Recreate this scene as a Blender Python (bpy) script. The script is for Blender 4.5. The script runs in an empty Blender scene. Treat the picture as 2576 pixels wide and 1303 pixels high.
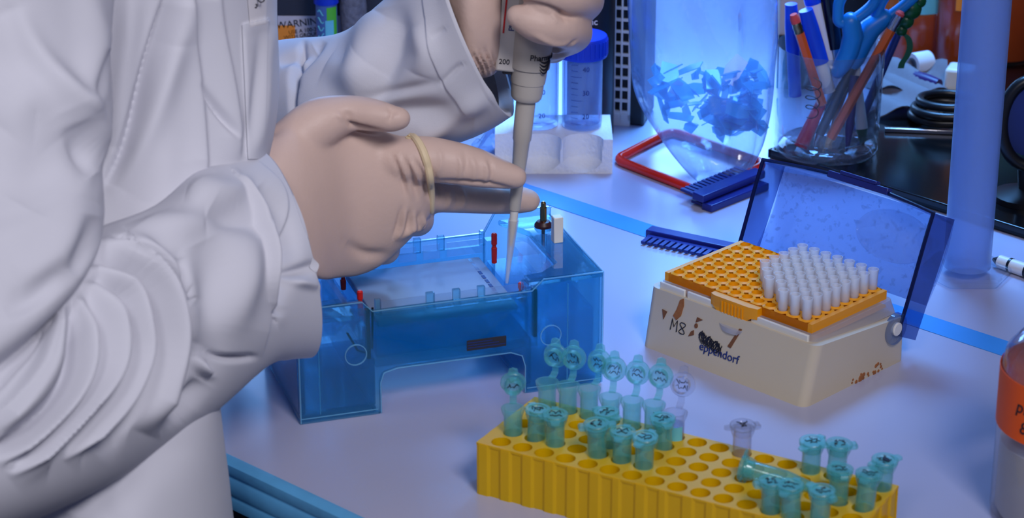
import bpy, math, random
import numpy as np
from mathutils import Matrix, Vector, noise as mnoise

random.seed(7)
rng = np.random.RandomState(7)
scene = bpy.context.scene
COL = scene.collection
pi = math.pi

# ------------------------------------------------------------------ camera
F = 6200.0                      # focal length in pixels of a 2576 px wide frame
TH = math.radians(22.4)         # looking down
D0 = 1.65                       # metres to the bench along the view axis
CAM = np.array([0, -D0 * math.cos(TH), D0 * math.sin(TH)])
FW = np.array([0, math.cos(TH), -math.sin(TH)])
UP = np.array([0, math.sin(TH), math.cos(TH)])
RT = np.array([1.0, 0, 0])
cd = bpy.data.cameras.new('camera')
cd.sensor_width = 36.0
cd.lens = 36.0 * F / 2576.0
cd.clip_start = 0.05
cd.dof.use_dof = True
cd.dof.focus_distance = 1.55
cd.dof.aperture_fstop = 14
cam = bpy.data.objects.new('camera', cd)
COL.objects.link(cam)
cam.location = CAM
cam.rotation_euler = (pi / 2 - TH, 0, 0)
scene.camera = cam
scene.view_settings.view_transform = 'Standard'
scene.view_settings.look = 'None'
scene.view_settings.gamma = 1
scene.view_settings.use_curve_mapping = False
scene.view_settings.exposure = 0.0
scene.cycles.transparent_max_bounces = 40

# ------------------------------------------------------------------ light
w = bpy.data.worlds.new('room_light')
scene.world = w
w.use_nodes = True
w.node_tree.nodes['Background'].inputs[0].default_value = (0.32, 0.38, 0.75, 1)
w.node_tree.nodes['Background'].inputs[1].default_value = 0.16


def area(name, loc, to, size, power, col, sy=None):
    l = bpy.data.lights.new(name, 'AREA')
    l.energy = power
    l.color = col
    l.size = size
    if sy:
        l.shape = 'RECTANGLE'
        l.size_y = sy
    o = bpy.data.objects.new(name, l)
    COL.objects.link(o)
    o.location = loc
    o.rotation_euler = (Vector(to) - Vector(loc)).to_track_quat('-Z', 'Y').to_euler()
    return o


key = area('key_lamp', (0.45, -1.45, 1.30), (-0.22, -0.20, 0.12), 0.40, 3.0, (0.96, 0.93, 1.0))
key.data.spread = math.radians(75)
area('camera_flash', (-0.35, -1.75, 1.30), (-0.20, -0.20, 0.1), 0.30, 4.5, (0.95, 0.94, 1.0))
bl = area('blue_lamp', (0.24, 0.50, 0.80), (0.13, 0.20, 0.0), 0.35, 3.6, (0.14, 0.42, 1.0), 0.35)
bl.data.spread = math.radians(60)
area('blue_strip', (0.12, 0.92, 0.33), (0.08, 0.10, 0.0), 0.9, 11, (0.20, 0.46, 1.0), 0.30)


# ------------------------------------------------------------------ pixel / world helpers
def ray(x, y):
    return FW * F + RT * (x - 1288.0) + UP * (651.5 - y)


def G(x, y, z=0.0):             # world point seen at a pixel, on the level z
    r = ray(x, y)
    return CAM + r * ((z - CAM[2]) / r[2])


def PY(x, y, Y):                # world point seen at a pixel, on the upright plane Y
    r = ray(x, y)
    return CAM + r * ((Y - CAM[1]) / r[1])


def proj(P):
    d = np.asarray(P) - CAM
    k = d @ FW
    return 1288 + F * (d @ RT) / k, 651.5 - F * (d @ UP) / k, k


# ------------------------------------------------------------------ materials
MATS = {}


def s2l(c):
    return tuple(((v / 255.0 + 0.055) / 1.055) ** 2.4 if v > 10 else v / 255.0 / 12.92 for v in c) + (1,)


def nn(nt, t, **kw):
    n = nt.nodes.new(t)
    for k, v in kw.items():
        setattr(n, k, v)
    return n


def base(name):
    m = bpy.data.materials.new(name)
    m.use_nodes = True
    nt = m.node_tree
    nt.nodes.clear()
    out = nn(nt, 'ShaderNodeOutputMaterial')
    MATS[name] = m
    return m, nt, out


def solid(name, c, rough=0.5, metal=0.0, var=0.06, scale=40, bump=0.0, bscale=300, spec=0.5, c2=None, trans=0.0, coat=0.0, thresh=None):
    m, nt, out = base(name)
    b = nn(nt, 'ShaderNodeBsdfPrincipled')
    tc = nn(nt, 'ShaderNodeTexCoord')
    no = nn(nt, 'ShaderNodeTexNoise')
    no.inputs['Scale'].default_value = scale
    no.inputs['Detail'].default_value = 4
    nt.links.new(tc.outputs['Object'], no.inputs['Vector'])
    mx = nn(nt, 'ShaderNodeMix', data_type='RGBA')
    cc = s2l(c)
    mx.inputs['A'].default_value = cc
    mx.inputs['B'].default_value = s2l(c2) if c2 else tuple(v * (1 - var * 2) for v in cc[:3]) + (1,)
    if thresh:
        mr = nn(nt, 'ShaderNodeMapRange')
        mr.inputs['From Min'].default_value = thresh[0]
        mr.inputs['From Max'].default_value = thresh[1]
        nt.links.new(no.outputs['Fac'], mr.inputs['Value'])
        nt.links.new(mr.outputs[0], mx.inputs['Factor'])
    else:
        nt.links.new(no.outputs['Fac'], mx.inputs['Factor'])
    nt.links.new(mx.outputs['Result'], b.inputs['Base Color'])
    b.inputs['Roughness'].default_value = rough
    b.inputs['Metallic'].default_value = metal
    b.inputs['Specular IOR Level'].default_value = spec
    b.inputs['Coat Weight'].default_value = coat
    if bump:
        n2 = nn(nt, 'ShaderNodeTexNoise')
        n2.inputs['Scale'].default_value = bscale
        n2.inputs['Detail'].default_value = 3
        nt.links.new(tc.outputs['Object'], n2.inputs['Vector'])
        bp = nn(nt, 'ShaderNodeBump')
        bp.inputs['Strength'].default_value = bump
        bp.inputs['Distance'].default_value = 0.001
        nt.links.new(n2.outputs['Fac'], bp.inputs['Height'])
        nt.links.new(bp.outputs[0], b.inputs['Normal'])
    sh = b.outputs[0]
    if trans:
        tr = nn(nt, 'ShaderNodeBsdfTranslucent')
        nt.links.new(mx.outputs['Result'], tr.inputs[0])
        ms = nn(nt, 'ShaderNodeMixShader')
        ms.inputs[0].default_value = trans
        nt.links.new(sh, ms.inputs[1])
        nt.links.new(tr.outputs[0], ms.inputs[2])
        sh = ms.outputs[0]
    nt.links.new(sh, out.inputs[0])
    return m


def clear(name, tint, body, wbody=0.2, rough=0.08, refl=0.5, blotch=None, wrinkle=0.0, wscale=40, edge=0.0, refr=0.0):
    """thin see-through plastic: coloured transparency + milky body + glossy skin"""
    m, nt, out = base(name)
    tr = nn(nt, 'ShaderNodeBsdfTransparent')
    tr.inputs[0].default_value = s2l(tint)
    df = nn(nt, 'ShaderNodeBsdfDiffuse')
    df.inputs[0].default_value = s2l(body)
    tl = nn(nt, 'ShaderNodeBsdfTranslucent')
    tl.inputs[0].default_value = s2l(body)
    m0 = nn(nt, 'ShaderNodeMixShader')
    m0.inputs[0].default_value = 0.45
    nt.links.new(df.outputs[0], m0.inputs[1])
    nt.links.new(tl.outputs[0], m0.inputs[2])
    lw = nn(nt, 'ShaderNodeLayerWeight')
    lw.inputs['Blend'].default_value = 0.5
    pw = nn(nt, 'ShaderNodeMath', operation='POWER')
    pw.inputs[1].default_value = 3.5
    nt.links.new(lw.outputs['Facing'], pw.inputs[0])
    m1 = nn(nt, 'ShaderNodeMixShader')
    see = tr.outputs[0]
    if refr:
        rf = nn(nt, 'ShaderNodeBsdfRefraction')
        rf.inputs[0].default_value = s2l(tint)
        rf.inputs['Roughness'].default_value = 0.02
        rf.inputs['IOR'].default_value = 1.35
        mr_ = nn(nt, 'ShaderNodeMixShader')
        mr_.inputs[0].default_value = refr
        nt.links.new(see, mr_.inputs[1])
        nt.links.new(rf.outputs[0], mr_.inputs[2])
        see = mr_.outputs[0]
    nt.links.new(see, m1.inputs[1])
    nt.links.new(m0.outputs[0], m1.inputs[2])
    fac = nn(nt, 'ShaderNodeMath', operation='MULTIPLY_ADD')
    fac.inputs[1].default_value = edge
    fac.inputs[2].default_value = wbody
    fac.use_clamp = True
    nt.links.new(pw.outputs[0], fac.inputs[0])
    last = fac.outputs[0]
    tc = nn(nt, 'ShaderNodeTexCoord')
    if blotch:
        vo = nn(nt, 'ShaderNodeTexNoise')
        vo.inputs['Scale'].default_value = blotch[0]
        vo.inputs['Detail'].default_value = 2
        nt.links.new(tc.outputs['Object'], vo.inputs['Vector'])
        mr = nn(nt, 'ShaderNodeMapRange')
        mr.inputs['From Min'].default_value = blotch[1]
        mr.inputs['From Max'].default_value = blotch[2]
        mr.inputs['To Max'].default_value = blotch[3]
        nt.links.new(vo.outputs['Fac'], mr.inputs['Value'])
        ad = nn(nt, 'ShaderNodeMath', operation='ADD')
        ad.use_clamp = True
        nt.links.new(last, ad.inputs[0])
        nt.links.new(mr.outputs[0], ad.inputs[1])
        last = ad.outputs[0]
    nt.links.new(last, m1.inputs[0])
    gl = nn(nt, 'ShaderNodeBsdfGlossy')
    gl.inputs['Roughness'].default_value = rough
    gf = nn(nt, 'ShaderNodeMath', operation='MULTIPLY_ADD')
    gf.inputs[1].default_value = refl
    gf.inputs[2].default_value = 0.045
    nt.links.new(pw.outputs[0], gf.inputs[0])
    if wrinkle:
        n2 = nn(nt, 'ShaderNodeTexNoise')
        n2.inputs['Scale'].default_value = wscale
        n2.inputs['Detail'].default_value = 3
        n2.inputs['Distortion'].default_value = 0.6
        nt.links.new(tc.outputs['Object'], n2.inputs['Vector'])
        bp = nn(nt, 'ShaderNodeBump')
        bp.inputs['Strength'].default_value = wrinkle
        bp.inputs['Distance'].default_value = 0.004
        nt.links.new(n2.outputs['Fac'], bp.inputs['Height'])
        nt.links.new(bp.outputs[0], gl.inputs['Normal'])
    m2 = nn(nt, 'ShaderNodeMixShader')
    nt.links.new(gf.outputs[0], m2.inputs[0])
    nt.links.new(m1.outputs[0], m2.inputs[1])
    nt.links.new(gl.outputs[0], m2.inputs[2])
    nt.links.new(m2.outputs[0], out.inputs[0])
    return m


M = MATS
solid('coat', (208, 208, 216), 0.85, var=0.02, scale=25, bump=0.12, bscale=1800, spec=0.15)
solid('coat_thread', (205, 205, 215), 0.9, spec=0.1)
solid('glove', (212, 184, 170), 0.5, var=0.04, scale=60, bump=0.15, bscale=500, spec=0.35)
solid('glove_band', (232, 210, 170), 0.5)
solid('bench', (174, 175, 200), 0.22, var=0.02, scale=12, bump=0.02, bscale=60, spec=0.6)
solid('bench_edge', (95, 172, 222), 0.4, var=0.12, scale=60, bump=0.3, bscale=120)
solid('tape', (60, 150, 225), 0.35, var=0.08)
solid('bench_under', (40, 40, 45), 0.8)
solid('floor', (70, 68, 72), 0.6, var=0.15, scale=5)
solid('wall', (150, 155, 175), 0.8, var=0.03)
solid('black', (16, 16, 20), 0.35)
solid('black_gloss', (12, 12, 14), 0.16)
solid('dark_grey', (46, 46, 56), 0.45)
solid('ink', (25, 25, 40), 0.6)
solid('ink_blue', (30, 50, 120), 0.5)
solid('ink_red', (200, 40, 40), 0.5)
solid('pipette_grey', (186, 180, 172), 0.38, var=0.02)
solid('pipette_light', (205, 200, 196), 0.4, var=0.02)
solid('white_plastic', (225, 222, 215), 0.4, var=0.03)
solid('white_paper', (225, 222, 225), 0.8, var=0.03)
solid('paper_grey', (118, 114, 122), 0.8, var=0.1)
solid('foam', (250, 250, 252), 0.9, var=0.03, scale=300, bump=0.8, bscale=420, spec=0.2, trans=0.15)
solid('beige', (206, 192, 168), 0.5, var=0.03, scale=30, bump=0.05, bscale=200)
solid('stain', (140, 90, 55), 0.8, c2=(95, 55, 30), scale=400)
solid('orange_plate', (255, 168, 0), 0.42, var=0.05, trans=0.12)
solid('yellow_rack', (250, 206, 8), 0.38, var=0.05, scale=18, trans=0.35)
solid('red_rod', (250, 45, 20), 0.18, var=0.08, spec=0.8, trans=0.3)
solid('red_plastic', (205, 30, 20), 0.35)
solid('comb_blue', (24, 34, 120), 0.35, var=0.1)
solid('cap_blue', (8, 50, 190), 0.4)
solid('pen_blue', (20, 70, 215), 0.3)
solid('scissor_blue', (20, 125, 200), 0.35, var=0.05)
solid('pencil_orange', (214, 88, 22), 0.4)
solid('wood', (205, 165, 125), 0.7, var=0.1, scale=200)
solid('eraser', (205, 70, 70), 0.8)
solid('metal', (190, 190, 195), 0.25, metal=1.0)
solid('brass', (150, 125, 85), 0.25, metal=1.0)
solid('brown_nut', (62, 22, 18), 0.4)
solid('green', (14, 80, 40), 0.35)
solid('green_label', (90, 190, 40), 0.4)
solid('teal_label', (110, 200, 215), 0.4)
solid('pen_red', (190, 20, 45), 0.35)
solid('purple', (50, 26, 92), 0.35)
solid('orange_tape', (255, 96, 10), 0.6, var=0.05)
solid('orange_note', (250, 150, 45), 0.7)
solid('label_grey', (205, 200, 208), 0.5)
solid('milk', (205, 205, 205), 0.6)
solid('gel_white', (158, 178, 208), 0.25, var=0.03, trans=0.4)
solid('beige_wall', (200, 170, 150), 0.7)
solid('amber_liquid', (250, 105, 10), 0.15, var=0.25, scale=25, trans=0.4)
solid('orange_smear', (176, 112, 62), 0.8, c2=(120, 66, 30), scale=300)
solid('ink_navy', (26, 28, 46), 0.5)
solid('pad_grey', (140, 140, 150), 0.8, c2=(60, 60, 70), scale=300, bump=0.8)
solid('marker_body', (80, 110, 170), 0.3)
clear('tank_blue', (220, 247, 253), (0, 180, 242), 0.06, 0.03, 1.0, edge=0.12, refr=0.25)
clear('tank_deep', (204, 243, 252), (0, 172, 238), 0.11, 0.03, 1.0, edge=0.15, refr=0.25)
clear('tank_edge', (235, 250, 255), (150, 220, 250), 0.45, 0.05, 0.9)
clear('tray_clear', (245, 250, 255), (200, 220, 245), 0.08, 0.05, 0.7)
clear('buffer', (225, 243, 254), (120, 190, 245), 0.12, 0.05, 0.5)
clear('lid_blue', (214, 224, 244), (100, 128, 178), 0.16, 0.12, 0.6, blotch=(230, 0.60, 0.64, 0.16))
clear('lid_dark', (182, 198, 230), (40, 70, 125), 0.22, 0.12, 0.6)
clear('lid_edge', (40, 70, 150), (20, 40, 110), 0.6, 0.15, 0.5)
clear('tip_clear', (252, 252, 252), (250, 244, 240), 0.34, 0.2, 0.4, edge=0.3)
clear('tip_tray', (240, 240, 245), (225, 225, 232), 0.6, 0.2, 0.5)
clear('tube_teal', (240, 252, 252), (135, 228, 225), 0.18, 0.12, 0.6, edge=0.35)
clear('cap_teal', (236, 251, 251), (120, 220, 220), 0.26, 0.3, 0.5, edge=0.35)
clear('tube_clear', (248, 249, 253), (225, 228, 240), 0.08, 0.06, 0.9, edge=0.4)
clear('bag_film', (236, 242, 254), (170, 195, 235), 0.26, 0.14, 0.9, wrinkle=0.9, wscale=26, edge=0.35)
clear('scrap_blue', (200, 242, 252), (80, 205, 240), 0.5, 0.2, 0.5)
clear('glass', (238, 240, 245), (200, 200, 210), 0.03, 0.03, 0.9, edge=0.12)
clear('cylinder_plastic', (228, 238, 252), (168, 192, 228), 0.40, 0.3, 0.5, edge=0.2)
clear('falcon', (236, 243, 254), (190, 212, 248), 0.16, 0.1, 0.7, edge=0.4)
clear('bottle_clear', (240, 240, 245), (205, 205, 215), 0.12, 0.06, 0.9, edge=0.3)
clear('amber_glass', (255, 150, 60), (230, 100, 20), 0.3, 0.05, 0.8)


# ------------------------------------------------------------------ mesh helpers
class MB:
    def __init__(s):
        s.v = []
        s.f = []

    def add(s, v, f, X=None):
        o = len(s.v)
        if X is not None:
            v = [tuple(X @ Vector(p)) for p in v]
        else:
            v = [tuple(p) for p in v]
        s.v += v
        s.f += [tuple(i + o for i in q) for q in f]
        return s

    def box(s, c, d, X=None):
        x, y, z = (k / 2 for k in d)
        v = [(c[0] + i * x, c[1] + j * y, c[2] + k * z) for k in (-1, 1) for j in (-1, 1) for i in (-1, 1)]
        return s.add(v, [(0, 2, 3, 1), (4, 5, 7, 6), (0, 1, 5, 4), (2, 6, 7, 3), (0, 4, 6, 2), (1, 3, 7, 5)], X)

    def b2(s, a, b, X=None):
        return s.box([(p + q) / 2 for p, q in zip(a, b)], [abs(q - p) for p, q in zip(a, b)], X)

    def prism(s, poly, z0, z1, X=None):
        n = len(poly)
        v = [(x, y, z0) for x, y in poly] + [(x, y, z1) for x, y in poly]
        f = [tuple(range(n - 1, -1, -1)), tuple(range(n, 2 * n))]
        f += [(i, (i + 1) % n, n + (i + 1) % n, n + i) for i in range(n)]
        return s.add(v, f, X)

    def lathe(s, prof, n=32, X=None, caps=True, a0=0, a1=2 * pi):
        full = abs(a1 - a0 - 2 * pi) < 1e-6
        m = n if full else n + 1
        v = []
        for r, z in prof:
            for i in range(m):
                a = a0 + (a1 - a0) * i / n
                v.append((r * math.cos(a), r * math.sin(a), z))
        f = []
        for j in range(len(prof) - 1):
            for i in range(n):
                i2 = (i + 1) % m
                f.append((j * m + i, j * m + i2, (j + 1) * m + i2, (j + 1) * m + i))
        if caps and full:
            if prof[0][0] > 1e-6:
                f.append(tuple(range(n - 1, -1, -1)))
            if prof[-1][0] > 1e-6:
                k = (len(prof) - 1) * n
                f.append(tuple(range(k, k + n)))
        return s.add(v, f, X)

    def tube(s, pts, r, n=10, closed=False, round_end=False, X=None):
        P = [Vector(p) for p in pts]
        R = list(r) if hasattr(r, '__len__') else [r] * len(P)
        if round_end:
            a, b = P[0], P[1]
            d = (a - b).normalized()
            e = (P[-1] - P[-2]).normalized()
            pre = [(a + d * R[0] * math.sin(t), R[0] * math.cos(t)) for t in (1.5, 1.2, 0.8, 0.4)]
            post = [(P[-1] + e * R[-1] * math.sin(t), R[-1] * math.cos(t)) for t in (0.4, 0.8, 1.2, 1.5)]
            P = [q[0] for q in pre] + P + [q[0] for q in post]
            R = [q[1] for q in pre] + R + [q[1] for q in post]
        N = len(P)
        T = []
        for i in range(N):
            if closed:
                t = P[(i + 1) % N] - P[i - 1]
            else:
                t = P[min(i + 1, N - 1)] - P[max(i - 1, 0)]
            T.append(t.normalized())
        u = T[0].orthogonal().normalized()
        v = []
        for i in range(N):
            u = (u - T[i] * u.dot(T[i]))
            u = u.normalized() if u.length > 1e-9 else T[i].orthogonal().normalized()
            w_ = T[i].cross(u)
            for k in range(n):
                a = 2 * pi * k / n
                v.append(P[i] + (u * math.cos(a) + w_ * math.sin(a)) * R[i])
        f = []
        for i in range(N if closed else N - 1):
            i2 = (i + 1) % N
            for k in range(n):
                k2 = (k + 1) % n
                f.append((i * n + k, i * n + k2, i2 * n + k2, i2 * n + k))
        if not closed:
            f.append(tuple(range(n - 1, -1, -1)))
            f.append(tuple(range((N - 1) * n, N * n)))
        return s.add(v, f, X)

    def loft(s, rings, cap=True, X=None):
        n = len(rings[0])
        v = [p for r in rings for p in r]
        f = []
        for i in range(len(rings) - 1):
            for k in range(n):
                k2 = (k + 1) % n
                f.append((i * n + k, i * n + k2, (i + 1) * n + k2, (i + 1) * n + k))
        if cap:
            f.append(tuple(range(n - 1, -1, -1)))
            f.append(tuple(range((len(rings) - 1) * n, len(rings) * n)))
        return s.add(v, f, X)

    def build(s, name, mat, parent=None, smooth=35, bevel=0.0, world=False, label=None, kind=None):
        return link(name, s.v, s.f, mat, parent, smooth, bevel, world, label, kind)


XF = {}


def link(name, v, f, mat, parent=None, smooth=35, bevel=0.0, world=False, label=None, kind=None):
    if world and parent is not None:
        Xi = XF[parent.name].inverted()
        v = [tuple(Xi @ Vector(p)) for p in v]
    me = bpy.data.meshes.new(name)
    me.from_pydata([tuple(p) for p in v], [], f)
    me.update()
    if smooth:
        me.polygons.foreach_set('use_smooth', [True] * len(me.polygons))
        me.set_sharp_from_angle(angle=math.radians(smooth))
    me.materials.append(M[mat])
    o = bpy.data.objects.new(name, me)
    COL.objects.link(o)
    if parent is not None:
        o.parent = parent
        XF[o.name] = XF[parent.name]
    else:
        XF[o.name] = Matrix.Identity(4)
    if bevel:
        b = o.modifiers.new('bevel', 'BEVEL')
        b.width = bevel
        b.segments = 2
        b.limit_method = 'ANGLE'
        b.angle_limit = math.radians(40)
    if label:
        o['label'] = label
    if kind:
        o['kind'] = kind
    return o


def thing(name, label, cat, loc=(0, 0, 0), rz=0.0, group=None, rot=None):
    o = bpy.data.objects.new(name, None)
    o.empty_display_size = 0.02
    COL.objects.link(o)
    o.location = loc
    o.rotation_euler = rot if rot else (0, 0, rz)
    XF[o.name] = Matrix.Translation(Vector(loc)) @ (o.rotation_euler.to_matrix().to_4x4())
    o['label'] = label
    o['category'] = cat
    if group:
        o['group'] = group
    return o


def tag(o, label, cat, group=None):
    o['label'] = label
    o['category'] = cat
    if group:
        o['group'] = group
    return o


def copy_tree(o, parent=None):
    c = o.copy()
    COL.objects.link(c)
    c.parent = parent
    for ch in o.children:
        copy_tree(ch, c)
    return c


def struct(o):
    o['kind'] = 'structure'
    return o


def text(name, body, size, X, mat, parent, depth=0.0002, bend=None, shear=0, label=None):
    cu = bpy.data.curves.new('t', 'FONT')
    cu.body = body
    cu.size = size
    cu.extrude = depth
    cu.align_x = 'CENTER'
    cu.align_y = 'CENTER'
    cu.shear = shear
    to = bpy.data.objects.new('t', cu)
    COL.objects.link(to)
    bpy.context.view_layer.update()
    dg = bpy.context.evaluated_depsgraph_get()
    me = bpy.data.meshes.new_from_object(to.evaluated_get(dg))
    bpy.data.objects.remove(to)
    bpy.data.curves.remove(cu)
    if bend:                    # wrap round a vertical cylinder of radius bend: local x runs round it, z out
        for v in me.vertices:
            a = v.co.x / bend
            r = bend + v.co.z
            v.co = Vector((r * math.sin(a), v.co.y, r * math.cos(a) - bend))
    me.transform(X)
    me.name = name
    me.materials.clear()
    me.materials.append(M[mat])
    o = bpy.data.objects.new(name, me)
    COL.objects.link(o)
    o.parent = parent
    XF[o.name] = XF[parent.name]
    if label:
        o['label'] = label
    return o


def frame(x, y, o):             # matrix whose columns are the axes x, y, x^y at origin o
    x = Vector(x).normalized()
    y = Vector(y)
    y = (y - x * y.dot(x)).normalized()
    z = x.cross(y)
    return Matrix(((x.x, y.x, z.x, o[0]), (x.y, y.y, z.y, o[1]), (x.z, y.z, z.z, o[2]), (0, 0, 0, 1)))


def catmull(pts, n):
    P = np.asarray(pts, float)
    N = len(P)
    out = []
    for i in range(n):
        t = i / (n - 1) * (N - 1)
        k = min(int(t), N - 2)
        u = t - k
        p0 = P[k - 1] if k > 0 else 2 * P[0] - P[1]
        p1, p2 = P[k], P[k + 1]
        p3 = P[k + 2] if k + 2 < N else 2 * P[-1] - P[-2]
        out.append(0.5 * ((2 * p1) + (-p0 + p2) * u + (2 * p0 - 5 * p1 + 4 * p2 - p3) * u * u + (-p0 + 3 * p1 - 3 * p2 + p3) * u ** 3))
    return np.array(out)


# ------------------------------------------------------------------ setting
EDGE_A = G(556, 1148)
EDGE_B = G(880, 1301)
ed = (EDGE_B - EDGE_A)
ed /= np.linalg.norm(ed)                       # along the bench front edge
en = np.array([-ed[1], ed[0], 0])              # into the bench


def bp(a, d, z=0.0):                           # bench coordinates: along the edge, depth from the edge
    p = EDGE_A + ed * a + en * d
    return (p[0], p[1], z)


BX = frame(ed, en, EDGE_A)
struct(MB().b2((-1.6, -1.6, -0.93), (2.6, 2.0, -0.9), BX).build('floor', 'floor', smooth=0))
struct(MB().b2((-1.6, 1.45, -0.9), (2.6, 1.5, 1.6), BX).build('wall_back', 'wall', smooth=0))
bench = thing('lab_bench', 'glossy white laboratory bench top with a blue rubber front edge and blue tape', 'bench', bp(0.3, 0.7, -0.9), math.atan2(ed[1], ed[0]))
XB = XF[bench.name]
BI = XB.inverted() @ BX
MB().b2((-1.2, 0.004, -0.028), (1.9, 1.3, 0), BI).build('worktop', 'bench', bench)
m = MB()
prof = [(0.004, 0.0006), (0.0, 0.0008), (-0.003, -0.001), (-0.0035, -0.006), (-0.0025, -0.008), (-0.0035, -0.010), (-0.004, -0.018), (-0.003, -0.020), (-0.004, -0.022), (-0.0035, -0.028), (0.0, -0.030), (0.004, -0.0295)]
n = len(prof)
v = [(x, d, z) for x in (-1.2, 1.9) for d, z in prof]
m.add(v, [(i, i + 1, n + i + 1, n + i) for i in range(n - 1)] + [tuple(range(n - 1, -1, -1)), tuple(range(n, 2 * n))], BI)
m.build('rubber_edge', 'bench_edge', bench, label='blue ribbed rubber edge strip')
ta, tb = G(1330, 465), G(2550, 850)
d1 = float((ta - EDGE_A) @ en)
d2 = float((G(1330, 500) - EDGE_A) @ en)
MB().b2((-1.2, d2, 0), (1.9, d1, 0.0004), BI).build('tape_strip', 'tape', bench, label='blue tape strip across the worktop')
MB().b2((-1.1, 0.08, -0.872), (1.8, 1.25, -0.028), BI).build('cabinet_base', 'bench_under', bench, bevel=0.004)


# ------------------------------------------------------------------ person: coat and gloved hands
def pdist(X, Y, pl):
    """distance of points to a polyline, signed (+ on the left of its run as drawn, y down), and run 0..1"""
    pl = np.asarray(pl, float)
    seg = np.linalg.norm(np.diff(pl, axis=0), axis=1)
    tot = seg.sum()
    best = np.full(X.shape, 1e9)
    sgn = np.zeros(X.shape)
    run = np.zeros(X.shape)
    acc = 0
    for i in range(len(pl) - 1):
        ax, ay = pl[i]
        bx, by = pl[i + 1]
        dx, dy = bx - ax, by - ay
        t = np.clip(((X - ax) * dx + (Y - ay) * dy) / (dx * dx + dy * dy), 0, 1)
        ex, ey = X - ax - t * dx, Y - ay - t * dy
        d = np.hypot(ex, ey)
        k = d < best
        best = np.where(k, d, best)
        sgn = np.where(k, np.sign(dx * ey - dy * ex), sgn)
        run = np.where(k, (acc + t * seg[i]) / tot, run)
        acc += seg[i]
    return best, sgn, run


def family(X, Y, curves, fade):
    """undulating cloth through an ordered family of (height, polyline) crests and troughs"""
    D, H_, Rn = [], [], []
    for ht, pl in curves:
        d, s, r = pdist(X, Y, catmull(pl, len(pl) * 4))
        D.append(d)
        H_.append(ht)
        Rn.append(r)
    D = np.array(D)
    S_ = D[:-1] + D[1:]
    k = S_.argmin(axis=0)
    idx = np.indices(X.shape)
    da = D[(k,) + tuple(idx)]
    db = D[(k + 1,) + tuple(idx)]
    t = da / (da + db + 1e-6)
    H_ = np.array(H_, float)
    ha, hb = H_[k], H_[k + 1]
    w_ = 0.5 - 0.5 * np.cos(pi * t)
    out = ha + (hb - ha) * w_
    dm = np.minimum(da, db)
    rn = np.array(Rn)[(np.where(da < db, k, k + 1),) + tuple(idx)]
    gap = np.linalg.norm([0, 1])
    return out * np.exp(-(np.clip(dm - 22, 0, None) / fade) ** 2) * np.clip(np.minimum(rn * 5 + 0.35, (1 - rn) * 6), 0, 1)


def fold_amount(X, Y, folds, gain=1.0):
    """sum of cloth folds; widths in reference pixels, heights in millimetres"""
    h = np.zeros(X.shape)
    for fo in folds:
        if fo[0] == 'family':
            h += family(X, Y, fo[1], fo[2]) * gain
            continue
        pl, wd, ht = fo[:3]
        kind = fo[3] if len(fo) > 3 else 'g'
        pl = catmull(pl, max(6, len(pl) * 5)) if len(pl) > 2 else np.array(pl, float)
        d, s, r = pdist(X, Y, pl)
        if len(pl) and ht and kind != 's':
            ht = ht * gain
        if kind == 'g':
            h += ht * np.exp(-(d / wd) ** 2) * np.clip(np.sin(pi * np.clip(r, 0.02, 0.98)), 0, 1) ** 0.6
        elif kind == 'c':       # crisp crease
            h += ht * np.exp(-(d / wd)) * np.clip(np.sin(pi * np.clip(r, 0.02, 0.98)), 0, 1) ** 0.6
        elif kind == 'a':       # asymmetric: steep on the right of the run, gentle on the left
            ww = np.where(s > 0, wd * 0.35, wd * 1.3)
            h += ht * np.exp(-(d / ww) ** 2) * np.clip(np.sin(pi * np.clip(r, 0.02, 0.98)), 0, 1) ** 0.6
        elif kind == 's':       # overlap step: raised on the left of the run, fading over wd
            e = fo[4] if len(fo) > 4 else 3.0
            sd = -d * s
            h += ht * 0.5 * (1 + np.tanh(sd / e)) * np.where(sd > 0, np.exp(-(sd / wd) ** 2), 1) * np.clip(np.minimum(r, 1 - r) * 8, 0, 1)
    return h


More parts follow.
